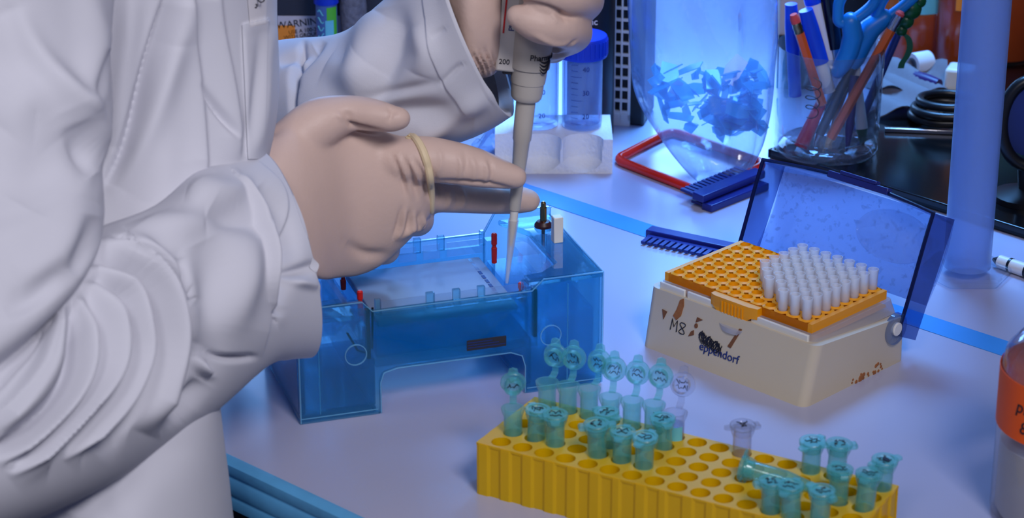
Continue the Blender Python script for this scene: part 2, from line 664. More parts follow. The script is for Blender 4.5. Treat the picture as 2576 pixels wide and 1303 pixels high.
def cloth(stations, nu, nv, folds=(), inner=False, close=(True, True), ripple=0.0, pw=2.0):
    """loft through stations (Tx,Ty,Bx,By,Y,depth_radius,skew_px); returns verts, faces"""
    S = catmull(stations, nu)
    ph = np.linspace(0, 2 * pi, nv, endpoint=False)
    c, s = np.cos(ph), np.sin(ph)
    if pw != 2.0:
        c = np.sign(c) * np.abs(c) ** (2 / pw)
        s = np.sign(s) * np.abs(s) ** (2 / pw)
    rings = []

    def ring(q, k=1.0):
        T, B = PY(q[0], q[1], q[4]), PY(q[2], q[3], q[4])
        ce, e1 = (T + B) / 2, (T - B) / 2 * k
        cx, cy = (q[0] + q[2]) / 2, (q[1] + q[3]) / 2
        sh = PY(cx + q[6], cy, q[4]) - PY(cx, cy, q[4])
        e2 = (np.array([0, -q[5], 0]) + sh) * k
        return ce + np.outer(c, e1) + np.outer(s, e2)
    for q in S:
        rings.append(ring(q))
    nout = len(rings)
    if inner:
        for i, k in ((1, 0.975), (2, 0.95), (6, 0.93), (12, 0.90), (20, 0.86)):
            rings.append(ring(S[max(len(S) - i, 0)], k))
    R = np.array(rings)
    V = R.reshape(-1, 3)
    n = len(rings)
    # normals of the outer surface by finite differences
    du = np.gradient(R, axis=0)
    dv = np.roll(R, -1, 1) - np.roll(R, 1, 1)
    N = np.cross(dv, du)
    N /= np.linalg.norm(N, axis=2, keepdims=True) + 1e-12
    cen = R.mean(axis=1, keepdims=True)
    sg = np.sign((N * (R - cen)).sum(axis=2, keepdims=True))
    N *= np.where(sg == 0, 1, sg)
    X, Y, K = proj(R)
    h = fold_amount(X, Y, folds, 1.3) * np.clip((s + 0.15) * 4, 0, 1)[None, :]
    if ripple:
        for i in range(7):
            a, b, p = rng.uniform(-1, 1, 3)
            sc = rng.uniform(0.006, 0.02)
            h += ripple * 0.4 * np.sin(sc * (X * a * 1.2 + Y * b) + p * 6)
    w_ = np.ones(n)
    w_[nout:] = 0.85
    R = R + N * (h * 0.001 * w_[:, None])[:, :, None]
    V = R.reshape(-1, 3)
    f = []
    for i in range(n - 1):
        for k in range(nv):
            k2 = (k + 1) % nv
            f.append((i * nv + k, i * nv + k2, (i + 1) * nv + k2, (i + 1) * nv + k))
    if close[0]:
        f.append(tuple(range(nv - 1, -1, -1)))
    if close[1]:
        f.append(tuple(range((n - 1) * nv, n * nv)))
    return V, f


person = thing('person', 'person in a white lab coat and pale latex gloves leaning over the bench', 'person', (-0.30, -0.40, -0.9))

# torso of the coat
torso_st = [(-330, -420, 690, -420, -0.215, 0.10, 0), (-330, -200, 695, -200, -0.215, 0.10, 0), (-320, 0, 694, 0, -0.215, 0.10, 0), (-310, 200, 694, 200, -0.225, 0.10, 0), (-300, 400, 676, 400, -0.25, 0.10, 0),
            (-300, 600, 640, 600, -0.28, 0.10, 0), (-300, 800, 590, 800, -0.32, 0.10, 0), (-290, 1000, 556, 1000, -0.36, 0.10, 0), (-280, 1150, 555, 1150, -0.375, 0.10, 0),
            (-280, 1303, 572, 1303, -0.38, 0.10, 0), (-290, 1600, 610, 1600, -0.38, 0.105, 0), (-300, 2000, 640, 2000, -0.38, 0.11, 0)]
torso_folds = [
    ([(609, 62), (640, 55), (676, 46)][::-1], 14, 1.8, 's', 2.5),
    ([(609, 64), (612, 200), (622, 330), (626, 400)], 30, 1.8, 's', 2.5),
    ([(476, -60), (490, 90), (506, 220), (521, 430), (524, 470)][::-1], 60, 5, 's', 5.0),
    ([(548, -60), (560, 60), (585, 200), (603, 330), (612, 400)][::-1], 40, 4, 's', 5.0),
    ([(505, 215), (545, 275), (600, 352)], 9, -4, 'g'),
    ([(425, -40), (410, 20), (355, 192), (304, 375), (258, 471)], 26, -9, 'a'),
    ([(470, -40), (440, 60), (390, 220), (335, 390), (290, 480)], 40, 8),
    ([(330, -60), (320, 100), (300, 260), (290, 380)], 34, 6),
    ([(430, 100), (420, 250), (405, 420), (380, 520)], 50, 4),
    ([(655, 90), (640, 210), (628, 330), (615, 400)], 14, -3),
    ([(690, 60), (660, 150), (650, 300), (640, 390)], 22, 3),
    ([(520, 560), (440, 570), (330, 600)], 40, 4),
    ([(340, 1130), (310, 1200), (300, 1310)], 50, -4),
    ([(110, 1310), (150, 1285), (200, 1300)], 12, 1.0),
]
V, f = cloth(torso_st, 520, 520, torso_folds, ripple=1.0, pw=2.3)
TV, TF = [tuple(p) for p in V], f
coat = link('lab_coat', V, f, 'coat', person, 60, world=True)

# near sleeve: upper arm
ua_st = [(-380, -420, 290, -420, -0.33, 0.085, 0), (-370, -200, 292, -200, -0.335, 0.085, 0), (-360, 0, 284, 0, -0.345, 0.085, 0), (-350, 150, 272, 150, -0.36, 0.085, 0), (-340, 300, 277, 300, -0.38, 0.082, 0),
         (-330, 400, 266, 390, -0.40, 0.08, 0), (-320, 470, 250, 455, -0.415, 0.08, 0), (-320, 600, 256, 575, -0.43, 0.08, 0), (-310, 720, 240, 655, -0.445, 0.078, 0), (-300, 830, 180, 735, -0.455, 0.074, 0),
         (-290, 920, 60, 835, -0.46, 0.066, 0), (-270, 980, -80, 935, -0.465, 0.04, 0), (-250, 1000, -180, 980, -0.465, 0.015, 0)]
ua_folds = [
    ([(20, 20), (60, 110), (130, 210), (230, 320), (280, 345)], 40, 8),
    ([(0, -20), (40, 90), (95, 200), (150, 290)], 30, -4),
    ([(215, -40), (228, 40), (236, 130), (225, 230), (190, 300)], 36, 6),
    ([(262, 120), (240, 210), (215, 260)], 20, -4),
    ([(185, 310), (205, 370), (245, 440)], 34, -5, 'g'),
    ([(0, 330), (60, 250), (120, 260), (180, 330)], 70, 5),
    ([(60, 520), (110, 430), (180, 380)], 70, -3),
    ([(30, 700), (130, 660), (200, 560), (230, 500)], 50, 4),
    ([(180, 690), (215, 600), (225, 540)], 28, -4),
    ([(10, 780), (90, 740), (170, 660)], 30, -3),
]
V1, f1 = cloth(ua_st, 320, 360, ua_folds, ripple=1.2)

# near sleeve: forearm to the cuff
fa_st = [(-330, 930, -270, 1400, -0.50, 0.06, 30), (-160, 800, -120, 1345, -0.485, 0.07, 40), (40, 740, 60, 1262, -0.46, 0.075, 50), (210, 625, 240, 1190, -0.425, 0.075, 60), (390, 545, 395, 1098, -0.375, 0.07, 60),
         (500, 455, 530, 1008, -0.338, 0.064, 66), (585, 415, 650, 900, -0.300, 0.054, 80), (632, 396, 700, 886, -0.279, 0.050, 95), (672, 383, 752, 885, -0.262, 0.046, 105)]
fa_family = [
    (0, [(60, 830), (0, 880), (-80, 960)]),
    (-5, [(110, 800), (60, 850), (0, 910), (-60, 990)]),
    (6, [(160, 775), (148, 850), (125, 930), (60, 1020), (-20, 1090)]),
    (-9, [(180, 790), (193, 860), (190, 940), (140, 1030), (30, 1110), (-40, 1150)]),
    (4, [(205, 765), (228, 830), (225, 920), (180, 1010), (90, 1100), (-10, 1170)]),
    (-5, [(222, 745), (255, 810), (262, 900), (225, 990), (140, 1085), (30, 1170)]),
    (6, [(240, 725), (285, 780), (300, 860), (280, 940), (210, 1030), (110, 1130), (20, 1200)]),
    (-6, [(245, 700), (310, 750), (335, 830), (325, 920), (260, 1030), (160, 1140)]),
    (6, [(248, 680), (330, 730), (358, 820), (358, 900), (310, 1000), (230, 1090), (160, 1160)]),
    (-9, [(250, 655), (350, 700), (390, 790), (392, 880), (350, 990), (280, 1080), (230, 1130)]),
    (9, [(255, 625), (340, 650), (405, 710), (432, 790), (432, 880), (400, 990), (360, 1090)]),
    (-3, [(300, 622), (400, 680), (455, 760), (480, 860), (465, 960), (430, 1060)]),
    (0, [(360, 615), (450, 670), (505, 760), (520, 860), (500, 960), (470, 1030)]),
]
fa_folds = [
    ('family', fa_family, 30),
    ([(310, 606), (380, 640), (440, 690), (478, 742), (495, 745)], 15, 6, 'a'),
    ([(452, 640), (472, 715), (505, 760)], 18, -5),
    ([(500, 600), (545, 700), (545, 820), (500, 930), (450, 1020)], 42, -7),
    ([(610, 560), (605, 680), (575, 790), (530, 880)], 40, 7),
    ([(590, 445), (635, 520), (655, 610), (662, 710), (690, 795)], 17, 7, 'a'),
    ([(640, 470), (705, 530), (728, 610), (705, 700), (690, 770)], 26, -7),
    ([(545, 890), (570, 902), (640, 898)], 8, -4),
    ([(525, 905), (527, 930), (540, 950)], 10, 5),
    ([(525, 965), (490, 1010), (430, 1060)], 16, -5),
    ([(310, 580), (400, 575), (520, 560)], 34, 5),
    ([(470, 470), (560, 490), (620, 465)], 36, 5),
    ([(520, 530), (580, 555), (650, 590)], 30, -4),
    ([(690, 800), (700, 740), (740, 690), (820, 660)], 14, -4),
    ([(700, 690), (720, 700), (800, 720)], 12, 3),
    ([(660, 900), (678, 800), (705, 680), (735, 560), (715, 470), (650, 400)], 90, 2.0, 's', 2.5),
]
V2, f2 = cloth(fa_st, 420, 460, fa_folds, inner=True, close=(True, False), ripple=0.8)
off = len(V1)
link('sleeve', np.vstack([V1, V2]), f1 + [tuple(i + off for i in q) for q in f2], 'coat', coat, 60, world=True, label='crumpled near sleeve with a loose cuff')

# far sleeve
fs_st = [(560, 60, 560, 520, -0.05, 0.05, 0), (640, 115, 660, 430, -0.075, 0.05, 0), (740, 108, 780, 410, -0.10, 0.05, 0), (855, 88, 900, 395, -0.12, 0.048, 0), (945, 20, 1010, 378, -0.135, 0.046, 0),
         (1030, -55, 1130, 358, -0.148, 0.043, -10), (1085, -100, 1220, 328, -0.157, 0.04, -15), (1105, -118, 1292, 287, -0.165, 0.037, -18)]
fs_folds = [
    ([(768, 95), (742, 160), (737, 230), (737, 300)], 7, -6, 'g'),
    ([(815, 95), (790, 130), (745, 180), (740, 230)], 12, -4),
    ([(700, 165), (730, 145), (790, 115)], 12, -4),
    ([(960, 30), (930, 90), (915, 170), (905, 260)], 40, 6),
    ([(985, 10), (1000, 90), (960, 200), (930, 260)], 34, -5),
    ([(1060, -40), (1075, 60), (1110, 200), (1190, 302)], 46, 1.3, 's', 2.0),
    ([(860, 330), (960, 300), (1080, 290), (1200, 300)], 34, -6),
    ([(900, 250), (1010, 230), (1110, 205)], 16, -2.5),
    ([(960, 360), (1080, 330), (1180, 270), (1230, 240)], 26, 5),
    ([(820, 160), (880, 190), (930, 150)], 40, 4),
    ([(1040, 60), (1070, 130), (1050, 190)], 30, 4),
    ([(1110, 210), (1150, 170), (1168, 160)], 8, -1.5),
    ([(1090, 95), (1125, 70)], 8, -1),
]
V, f = cloth(fs_st, 340, 340, fs_folds, inner=True, close=(True, False), ripple=0.8)
Vu, fu = cloth([(430, -460, 668, -460, -0.140, 0.06, 0), (430, -250, 672, -250, -0.125, 0.06, 0), (440, -50, 676, -50, -0.105, 0.06, 0), (460, 150, 676, 150, -0.09, 0.06, 0), (490, 320, 672, 310, -0.08, 0.055, 0), (540, 440, 664, 420, -0.078, 0.04, 0), (590, 480, 650, 465, -0.078, 0.012, 0)], 120, 140, ripple=1.5)
off = len(V)
link('sleeve', np.vstack([V, Vu]), f + [tuple(i + off for i in q) for q in fu], 'coat', coat, 60, world=True, label='far sleeve with a stitched cuff')


from mathutils.bvhtree import BVHTree


def coat_patch(name, outline, lift, mat, parent, label=None, thick=0.0008, n=26):
    """a cloth patch lying on the torso: bilinear patch of reference-pixel corners dropped on the torso surface"""
    t = BVHTree.FromPolygons([tuple(p) for p in TV], TF)
    A, B, C_, D_ = [np.array(p, float) for p in outline]
    top, bot = [], []
    for i in range(n + 1):
        for j in range(n + 1):
            u, w2 = i / n, j / n
            p = A * (1 - u) * (1 - w2) + B * u * (1 - w2) + C_ * u * w2 + D_ * (1 - u) * w2
            r = Vector(ray(*p)).normalized()
            hit = t.ray_cast(Vector(CAM), r)
            q = hit[0] if hit[0] is not None else (Vector(PY(p[0], p[1], -0.22)))
            top.append(tuple(q - r * (lift + thick)))
            bot.append(tuple(q - r * lift * 0.2))
    N1 = (n + 1) * (n + 1)
    f = []
    for i in range(n):
        for j in range(n):
            a = i * (n + 1) + j
            f.append((a, a + 1, a + n + 2, a + n + 1))
            f.append((N1 + a, N1 + a + n + 1, N1 + a + n + 2, N1 + a + 1))
    bd = [i * (n + 1) for i in range(n + 1)] + [n * (n + 1) + j for j in range(1, n + 1)] + [i * (n + 1) + n for i in range(n - 1, -1, -1)] + [j for j in range(n - 1, 0, -1)]
    for k in range(len(bd)):
        a, b = bd[k], bd[(k + 1) % len(bd)]
        f.append((a, b, N1 + b, N1 + a))
    return link(name, top + bot, f, mat, parent, 60, world=True, label=label)


coat_patch('breast_pocket', [(609, 62), (676, 46), (668, 400), (624, 400)], 0.0006, 'coat', coat)
card = coat_patch('pocket_card', [(618, -60), (672, -70), (670, 70), (630, 78)], 0.0003, 'white_paper', coat, label='white card sticking out of the breast pocket')


tb0 = BVHTree.FromPolygons(TV, TF)
hp_ = tb0.ray_cast(Vector(CAM), Vector(ray(648, -3)).normalized())[0]
if hp_ is not None:
    q = XF[person.name].inverted() @ (hp_ - Vector(ray(648, -3)).normalized() * 0.0022)
    text('lettering', 'go', 0.0085, Matrix.Translation(q) @ Matrix.Rotation(pi / 2 - TH, 4, 'X') @ Matrix.Rotation(0.25, 4, 'Z'), 'ink', card)


# ---- hands: sculpted from overlapping limbs, fused into one skin
def fuse(mb, voxel, iters):
    me = bpy.data.meshes.new('h')
    me.from_pydata(mb.v, [], mb.f)
    o = bpy.data.objects.new('h', me)
    COL.objects.link(o)
    r = o.modifiers.new('r', 'REMESH')
    r.mode = 'VOXEL'
    r.voxel_size = voxel
    bpy.context.view_layer.update()
    dg = bpy.context.evaluated_depsgraph_get()
    m2 = bpy.data.meshes.new_from_object(o.evaluated_get(dg))
    bpy.data.objects.remove(o)
    nv = len(m2.vertices)
    V = np.empty(nv * 3)
    m2.vertices.foreach_get('co', V)
    V = V.reshape(-1, 3)
    E_ = np.empty(len(m2.edges) * 2, int)
    m2.edges.foreach_get('vertices', E_)
    E_ = E_.reshape(-1, 2)
    deg = np.bincount(E_.ravel(), minlength=nv)[:, None]
    for _ in range(iters):
        S = np.zeros_like(V)
        for k in range(3):
            S[:, k] = np.bincount(E_[:, 0], V[E_[:, 1], k], nv) + np.bincount(E_[:, 1], V[E_[:, 0], k], nv)
        V = 0.5 * V + 0.5 * S / deg
    m2.vertices.foreach_set('co', V.ravel())
    m2.update()
    N = np.empty(nv * 3)
    m2.vertices.foreach_get('normal', N)
    N = N.reshape(-1, 3)
    F_ = [tuple(p.vertices) for p in m2.polygons]
    return V, N, F_


def hand_skin(name, mb, wrinkles, label, voxel=0.0013, iters=10):
    V, N, F_ = fuse(mb, voxel, iters)
    X, Y, K = proj(V)
    h = 1.7 * fold_amount(X, Y, wrinkles) * np.clip(-N @ FW * 3, 0, 1)
    V = V + N * (h * 0.001)[:, None]
    global HAND
    HAND = ([tuple(p) for p in V], F_)
    return link(name, V, F_, 'glove', person, 80, world=True, label=label)


def px_limb(mb, pts, n=20, steps=4):
    """limb through (x, y, Y, radius) given as seen in the reference, radius in metres"""
    q = catmull(pts, len(pts) * steps)
    mb.tube([PY(a[0], a[1], a[2]) for a in q], [a[3] for a in q], n, round_end=True)


YP = float(G(1275, 712, 0.057)[1])     # upright plane in which the pipette is held
hm = MB()
palm = [(600, 420, 770, 690, YP - 0.078, 0.020, 30), (690, 345, 815, 702, YP - 0.058, 0.021, 30), (770, 292, 850, 698, YP - 0.039, 0.021, 20), (850, 283, 900, 692, YP - 0.022, 0.019, 12), (930, 318, 955, 668, YP - 0.016, 0.018, 8),
        (1000, 342, 1010, 622, YP - 0.012, 0.017, 0), (1050, 350, 1055, 575, YP - 0.009, 0.0155, 0), (1085, 362, 1090, 530, YP - 0.006, 0.012, 0)]
V, f = cloth(palm, 60, 64)
hm.add(V, f)
px_limb(hm, [(720, 370, YP - 0.045, 0.014), (800, 312, YP - 0.036, 0.0148), (880, 285, YP - 0.032, 0.0105), (940, 290, YP - 0.035, 0.0094), (985, 298, YP - 0.037, 0.0080), (1004, 298, YP - 0.037, 0.0068)])
px_limb(hm, [(960, 398, YP - 0.016, 0.0125), (1060, 400, YP - 0.018, 0.0135), (1130, 408, YP - 0.018, 0.0127), (1200, 423, YP - 0.0175, 0.0115), (1260, 438, YP - 0.017, 0.0088), (1297, 446, YP - 0.0165, 0.0070)])
px_limb(hm, [(960, 490, YP - 0.010, 0.0115), (1070, 488, YP + 0.002, 0.0112), (1150, 492, YP + 0.010, 0.0105), (1240, 498, YP + 0.0165, 0.0098), (1300, 502, YP + 0.0165, 0.0087), (1330, 505, YP + 0.0165, 0.0072)])
px_limb(hm, [(970, 545, YP - 0.010, 0.0125), (1040, 548, YP + 0.000, 0.0110), (1045, 556, YP + 0.018, 0.0095), (990, 560, YP + 0.026, 0.0085)])
px_limb(hm, [(900, 620, YP - 0.014, 0.0120), (960, 625, YP - 0.004, 0.0100), (965, 628, YP + 0.014, 0.0085), (920, 620, YP + 0.022, 0.0075)])
hw = []
for (x, y0, y1, a) in ((1160, 385, 455, 1.1), (1175, 375, 440, -0.8), (1195, 395, 462, 0.9), (1225, 400, 462, 1.2), (1238, 398, 470, -0.9), (1110, 372, 440, 0.8), (1130, 470, 530, 0.9), (1150, 468, 528, -0.8), (1168, 470, 530, 1.0), (1135, 465, 520, 0.6)):
    hw.append(([(x - 8, y0), (x, (y0 + y1) / 2), (x - 6, y1)], 5, a * 0.7))
for i in range(7):
    x = 985 + i * 14
    hw.append(([(x, 385 + i * 4), (x + 22, 440), (x + 38, 500)], 5, (0.9 if i % 2 else -0.8)))
for i in range(6):
    hw.append(([(1010 + i * 11, 520 + i * 4), (1000 + i * 12, 570), (985 + i * 9, 605 - i * 6)], 5, (1.0 if i % 2 else -0.9)))
hw += [([(862, 290), (880, 312), (905, 322), (960, 334)], 7, -2.4), ([(845, 285), (865, 300), (880, 320)], 6, 1.0), ([(870, 280), (885, 300)], 6, -0.8),
       ([(975, 268), (985, 285), (978, 310)], 4, -0.9), ([(990, 272), (998, 288)], 4, -0.7),
       ([(1095, 455), (1160, 457), (1230, 463), (1290, 475)], 5, -1.2), ([(870, 610), (920, 640), (980, 640)], 14, -1.5), ([(990, 600), (1030, 580), (1075, 550)], 12, 1.5)]
glove_r = hand_skin('glove', hm, hw, 'pale latex glove steadying the pipette with two outstretched fingers')
# rolled latex ring round the finger roots
from mathutils.bvhtree import BVHTree
hb_ = BVHTree.FromPolygons(*HAND)
band = []
for q in catmull([(1028, 338), (1048, 352), (1066, 385), (1079, 430), (1085, 480), (1086, 532)], 40):
    r_ = Vector(ray(q[0], q[1])).normalized()
    hit = hb_.ray_cast(Vector(CAM), r_)
    band.append(hit[0] - r_ * 0.0004 if hit[0] is not None else (band[-1] + Vector((0, 0, -0.0006)) if band else Vector(PY(q[0], q[1] + 6, YP - 0.018))))
m = MB()
m.tube(band, [0.0010 + 0.0014 * math.sin(pi * (0.25 + 0.6 * i / 39)) for i in range(40)], 10)
m.build('rubber_ring', 'glove_band', glove_r, world=True, label='yellowish rolled latex ring across the finger roots')

# far hand: fist closed round the pipette handle
hm = MB()
V, f = cloth([(1060, -40, 1090, 90, YP + 0.020, 0.014, 0), (1115, -100, 1135, 150, YP + 0.014, 0.018, 0), (1170, -130, 1178, 192, YP + 0.003, 0.023, 0), (1225, -150, 1232, 192, YP + 0.004, 0.021, 0), (1262, -160, 1258, 172, YP + 0.008, 0.017, 0)], 40, 48)
hm.add(V, f)
V, f = cloth([(1230, -170, 1240, 175, YP + 0.030, 0.014, 0), (1330, -170, 1340, 160, YP + 0.034, 0.013, 0), (1400, -150, 1405, 158, YP + 0.030, 0.014, 0), (1440, -120, 1438, 130, YP + 0.022, 0.012, 0)], 40, 48)
hm.add(V, f)
for k in range(4):
    dy, dx = -82 * k, (0, 26, 30, 20)[k]
    r = (0.0112, 0.0118, 0.0118, 0.0112)[k]
    px_limb(hm, [(1380 + dx * 0.5, 108 + dy, YP + 0.028, r), (1432 + dx, 88 + dy, YP + 0.014, r * 1.04), (1441 + dx, 78 + dy, YP - 0.004, r), (1412 + dx, 70 + dy, YP - 0.022, r * 1.0), (1362 + dx * 0.8, 62 + dy, YP - 0.0285, r * 0.98), (1320 + dx * 0.6, 48 + dy, YP - 0.030, r * 0.80), (1302 + dx * 0.6, 41 + dy, YP - 0.030, r * 0.62)])
px_limb(hm, [(1180, -110, YP - 0.002, 0.016), (1220, -190, YP - 0.008, 0.014), (1290, -270, YP - 0.008, 0.012), (1340, -330, YP - 0.002, 0.0105)])
hw = []
for i in range(9):
    hw.append(([(1165 + i * 9, 120 + (i % 3) * 6), (1190 + i * 7, 160), (1205 + i * 6, 192)], 4.5, 1.1 if i % 2 else -1.0))
for i in range(5):
    hw.append(([(1385, 122 + i * 9), (1420, 118 + i * 8), (1452, 100 + i * 6)], 4, 0.9 if i % 2 else -0.9))
hw += [([(1345, 90), (1400, 112), (1440, 108)], 6, 1.0), ([(1300, 2), (1380, 20), (1430, 44), (1460, 42)], 6, -1.6), ([(1385, 30), (1405, 60)], 5, 0.7), ([(1405, 28), (1425, 58)], 5, -0.6)]
glove_l = hand_skin('glove', hm, hw, 'pale latex glove closed in a fist round the pipette handle')
m = MB()
m.tube([PY(1162 + 9 * i, 168 + 6 * i - (0.9 * i * i), YP - 0.020 + 0.003 * i) for i in range(6)], 0.0015, 8)
m.build('glove_hem', 'glove_band', glove_l, world=True)

# ------------------------------------------------------------------ pipette
tip = G(1275, 712, 0.0575)
top = PY(1336, 130, YP)
axis = Vector(top - tip).normalized()
PL = (Vector(top) - Vector(tip)).length            # length from tip end to the level of pixel row 130
pip = thing('micropipette', 'grey single-channel micropipette held upright over the blue gel tank', 'pipette', tuple(tip))
right = Vector((1, 0, 0))
PX = frame(right - axis * right.dot(axis), axis.cross(right), (0, 0, 0))   # local z = pipette axis


def pz(y):                                          # height along the pipette of a pixel row
    return PL * (712 - y) / (712 - 130)


def pr(wpx, y):                                     # half width in metres of wpx pixels at a row
    k = proj(np.array(tip) + np.array(axis) * pz(y))[2]
    return wpx / 2 * k / F


MB().lathe([(pr(7, 712), 0.0), (pr(9, 700), pz(700)), (pr(14, 650), pz(650)), (pr(20, 610), pz(610)), (pr(26, 560), pz(560)), (pr(27, 548), pz(548)), (pr(23, 546), pz(548)), (pr(16, 600), pz(600)), (pr(4, 700), pz(700))], 28, PX, caps=False).build('pipette_tip', 'tip_clear', pip, label='clear disposable tip')
MB().lathe([(pr(8, 600), pz(615)), (pr(18, 560), pz(560)), (pr(21, 545), pz(545)), (pr(21, 530), pz(530)), (pr(20, 520), pz(515))], 28, PX).build('nozzle', 'white_plastic', pip)
MB().lathe([(pr(20, 523), pz(523)), (pr(28, 522), pz(522)), (pr(29, 518), pz(518)), (pr(33, 440), pz(440)), (pr(42, 350), pz(350)), (pr(47, 345), pz(345)), (pr(49, 300), pz(300)), (pr(50, 246), pz(246)), (pr(50, 238), pz(238))], 36, PX).build('shaft', 'pipette_grey', pip, 25)
MB().lathe([(pr(50, 246), pz(247)), (pr(68, 246), pz(246)), (pr(77, 240), pz(240)), (pr(80, 232), pz(232)), (pr(83, 205), pz(205)), (pr(88, 203), pz(203)), (pr(90, 192), pz(192)), (pr(93, 166), pz(166)), (pr(93, 155), pz(155))], 40, PX).build('lower_collar', 'pipette_grey', pip, 25)
MB().lathe([(pr(92, 166), pz(167)), (pr(102, 166), pz(166)), (pr(103, 162), pz(162)), (pr(106, 100), pz(100)), (pr(104, 20), pz(20)), (pr(100, -80), pz(-80)), (pr(92, -240), pz(-240)), (pr(80, -250), pz(-250))], 48, PX).build('handle', 'pipette_grey', pip, 25)
m = MB()
rb = pr(100, 100)
m.b2((-rb - 0.0085, -0.006, pz(178)), (-rb * 0.2, 0.012, pz(-240)), PX)
hb = m.build('scale_housing', 'pipette_light', pip, bevel=0.0015)
MB().b2((-rb - 0.004, -0.004, pz(186)), (-rb * 0.55, 0.008, pz(177)), PX).build('ejector_arm', 'dark_grey', pip, bevel=0.0008)
MB().lathe([(pr(60, 0), pz(-250)), (pr(60, 0), pz(-300)), (pr(40, 0), pz(-303))], 24, PX).build('plunger_button', 'white_plastic', pip, 25)


def pip_text(s, size, ang, y, mat, rr, rot=0.0):
    """text on the round handle, ang measured from the camera side towards the right"""
    X = PX @ Matrix.Rotation(ang, 4, 'Z') @ Matrix.Translation((0, -rr - 0.0001, pz(y))) @ Matrix.Rotation(pi / 2, 4, 'X') @ Matrix.Rotation(rot, 4, 'Z')
    return text('lettering', s, size, X, mat, pip, bend=rr)


pip_text('Pharmacia', 0.0048, 0.75, 131, 'ink', pr(106, 131))
m = MB()                                            # swirl emblem of nested arcs
rr = pr(106, 145) + 0.0002
for k in range(4):
    pts = []
    for i in range(16):
        t = i / 15
        a = 0.42 + 0.66 * t + 0.02 * k
        zz = 0.0036 - (0.0021 + 0.00135 * k) * math.sin(pi * (0.08 + 0.84 * t)) - 0.0014 * k * (1 - t)
        pts.append(PX @ Vector((rr * math.sin(a), -rr * math.cos(a), pz(149) + zz)))
    m.tube(pts, [0.00015 + 0.0004 * math.sin(pi * i / 15) for i in range(16)], 6)
m.build('emblem', 'ink', pip, label='dark swirl emblem')
SX = PX @ Matrix.Translation((-rb - 0.0035, -0.0062, pz(153))) @ Matrix.Rotation(pi / 2, 4, 'X')
text('lettering', '200', 0.0042, SX, 'ink', pip)
SX = PX @ Matrix.Translation((-rb - 0.0055, -0.0062, pz(40))) @ Matrix.Rotation(pi / 2, 4, 'X') @ Matrix.Rotation(pi / 2, 4, 'Z')
MB().b2((-rb - 0.0062, -0.0065, pz(84)), (-rb - 0.0052, -0.006, pz(-60)), PX).build('red_stripe', 'ink_red', pip)
SX = PX @ Matrix.Translation((-rb - 0.0012, -0.0062, pz(58))) @ Matrix.Rotation(pi / 2, 4, 'X') @ Matrix.Rotation(pi / 2, 4, 'Z')
text('lettering', 'PK-A', 0.0046, SX, 'ink_blue', pip)

# ------------------------------------------------------------------ gel tank
o = G(757, 1070)
TA = math.radians(18)
tank = thing('gel_tank', 'transparent blue acrylic electrophoresis tank with two end reservoirs', 'gel tank', tuple(o), TA)
L, W, H = 0.184, 0.098, 0.072
t = 0.004
XL, XR = 0.046, 0.137                               # inner ends of the reservoirs
FZ = 0.028                                          # underside of the middle floor
for x0, x1, sgn in ((0, XL, -1), (XR, L, 1)):
    m = MB()
    m.b2((x0, t, 0), (x1, W - t, t))                # bottom
    m.b2((x0, t, t), (x0 + t, W - t, H - (0.0 if sgn > 0 else 0.002)))
    m.b2((x1 - t, t, t), (x1, W - t, FZ + 0.006 if sgn > 0 or sgn < 0 else H)) if sgn < 0 else m.b2((x0, t, t), (x0 + t, W - t, FZ + 0.006))
    if sgn > 0:
        m.v = m.v[:8]
        m.f = m.f[:6]
        m.b2((x1 - t, t, t), (x1, W - t, H))
        m.b2((x0, t, t), (x0 + t, W - t, FZ + 0.006))
    m.build('reservoir', 'tank_deep', tank, smooth=0, bevel=0.0012)
MB().b2((XL, t, FZ), (XR, W - t, FZ + 0.005)).build('middle_floor', 'tank_blue', tank, smooth=0, bevel=0.001)
# front and back walls: arched below, stepped along the top
hm_, hi = 0.0655, H


def wallpoly(hend):
    return [(0, 0), (XL + 0.002, 0), (XL + 0.002, FZ - 0.008), (XL + 0.004, FZ - 0.002), (XL + 0.012, FZ), (XR - 0.010, FZ), (XR - 0.003, FZ - 0.003), (XR - 0.001, FZ - 0.010), (XR - 0.001, 0), (L, 0), (L, hend),
            (XR + 0.010, hend), (XR + 0.003, hm_), (XL - 0.002, hm_), (XL - 0.008, H), (0, H)]


RX = Matrix.Rotation(pi / 2, 4, 'X')
MB().prism(wallpoly(H), -t, 0, RX).build('front_wall', 'tank_deep', tank, smooth=0, bevel=0.0012)
MB().prism(wallpoly(H + 0.006), -W, -W + t, RX).build('back_wall', 'tank_blue', tank, smooth=0, bevel=0.0012)
# end decks
for y0, y1 in ((0.004, 0.030), (W - 0.03, W - 0.004)):
    MB().b2((0.004, y0, H - 0.012), (0.034, y1, H - 0.009)).build('ledge', 'tank_blue', tank, smooth=0, bevel=0.0006)
m = MB()
m.prism([(0.138, 0.0), (L, 0.0), (L, W), (0.150, W), (0.162, W * 0.75), (0.162, 0.022), (0.150, 0.012), (0.138, 0.010)], H - 0.0035, H)
m.build('deck', 'tank_blue', tank, smooth=0, bevel=0.001)
m = MB()
m.prism([(0.150, H - 0.004), (0.162, H - 0.004), (0.150, 0.030), (0.1465, 0.030)], -W * 0.78, -0.018, RX)
m.build('splash_plate', 'tray_clear', tank, smooth=0)
m = MB()
m.prism([(0.030, H - 0.006), (0.0335, H - 0.006), (0.0445, 0.034), (0.041, 0.034)], -W + 0.006, -0.006, RX)
m.build('splash_plate', 'tray_clear', tank, smooth=0)
MB().b2((0.0125, 0.0045, 0.004), (0.0145, W - 0.0045, H - 0.014)).build('divider', 'tray_clear', tank, smooth=0)
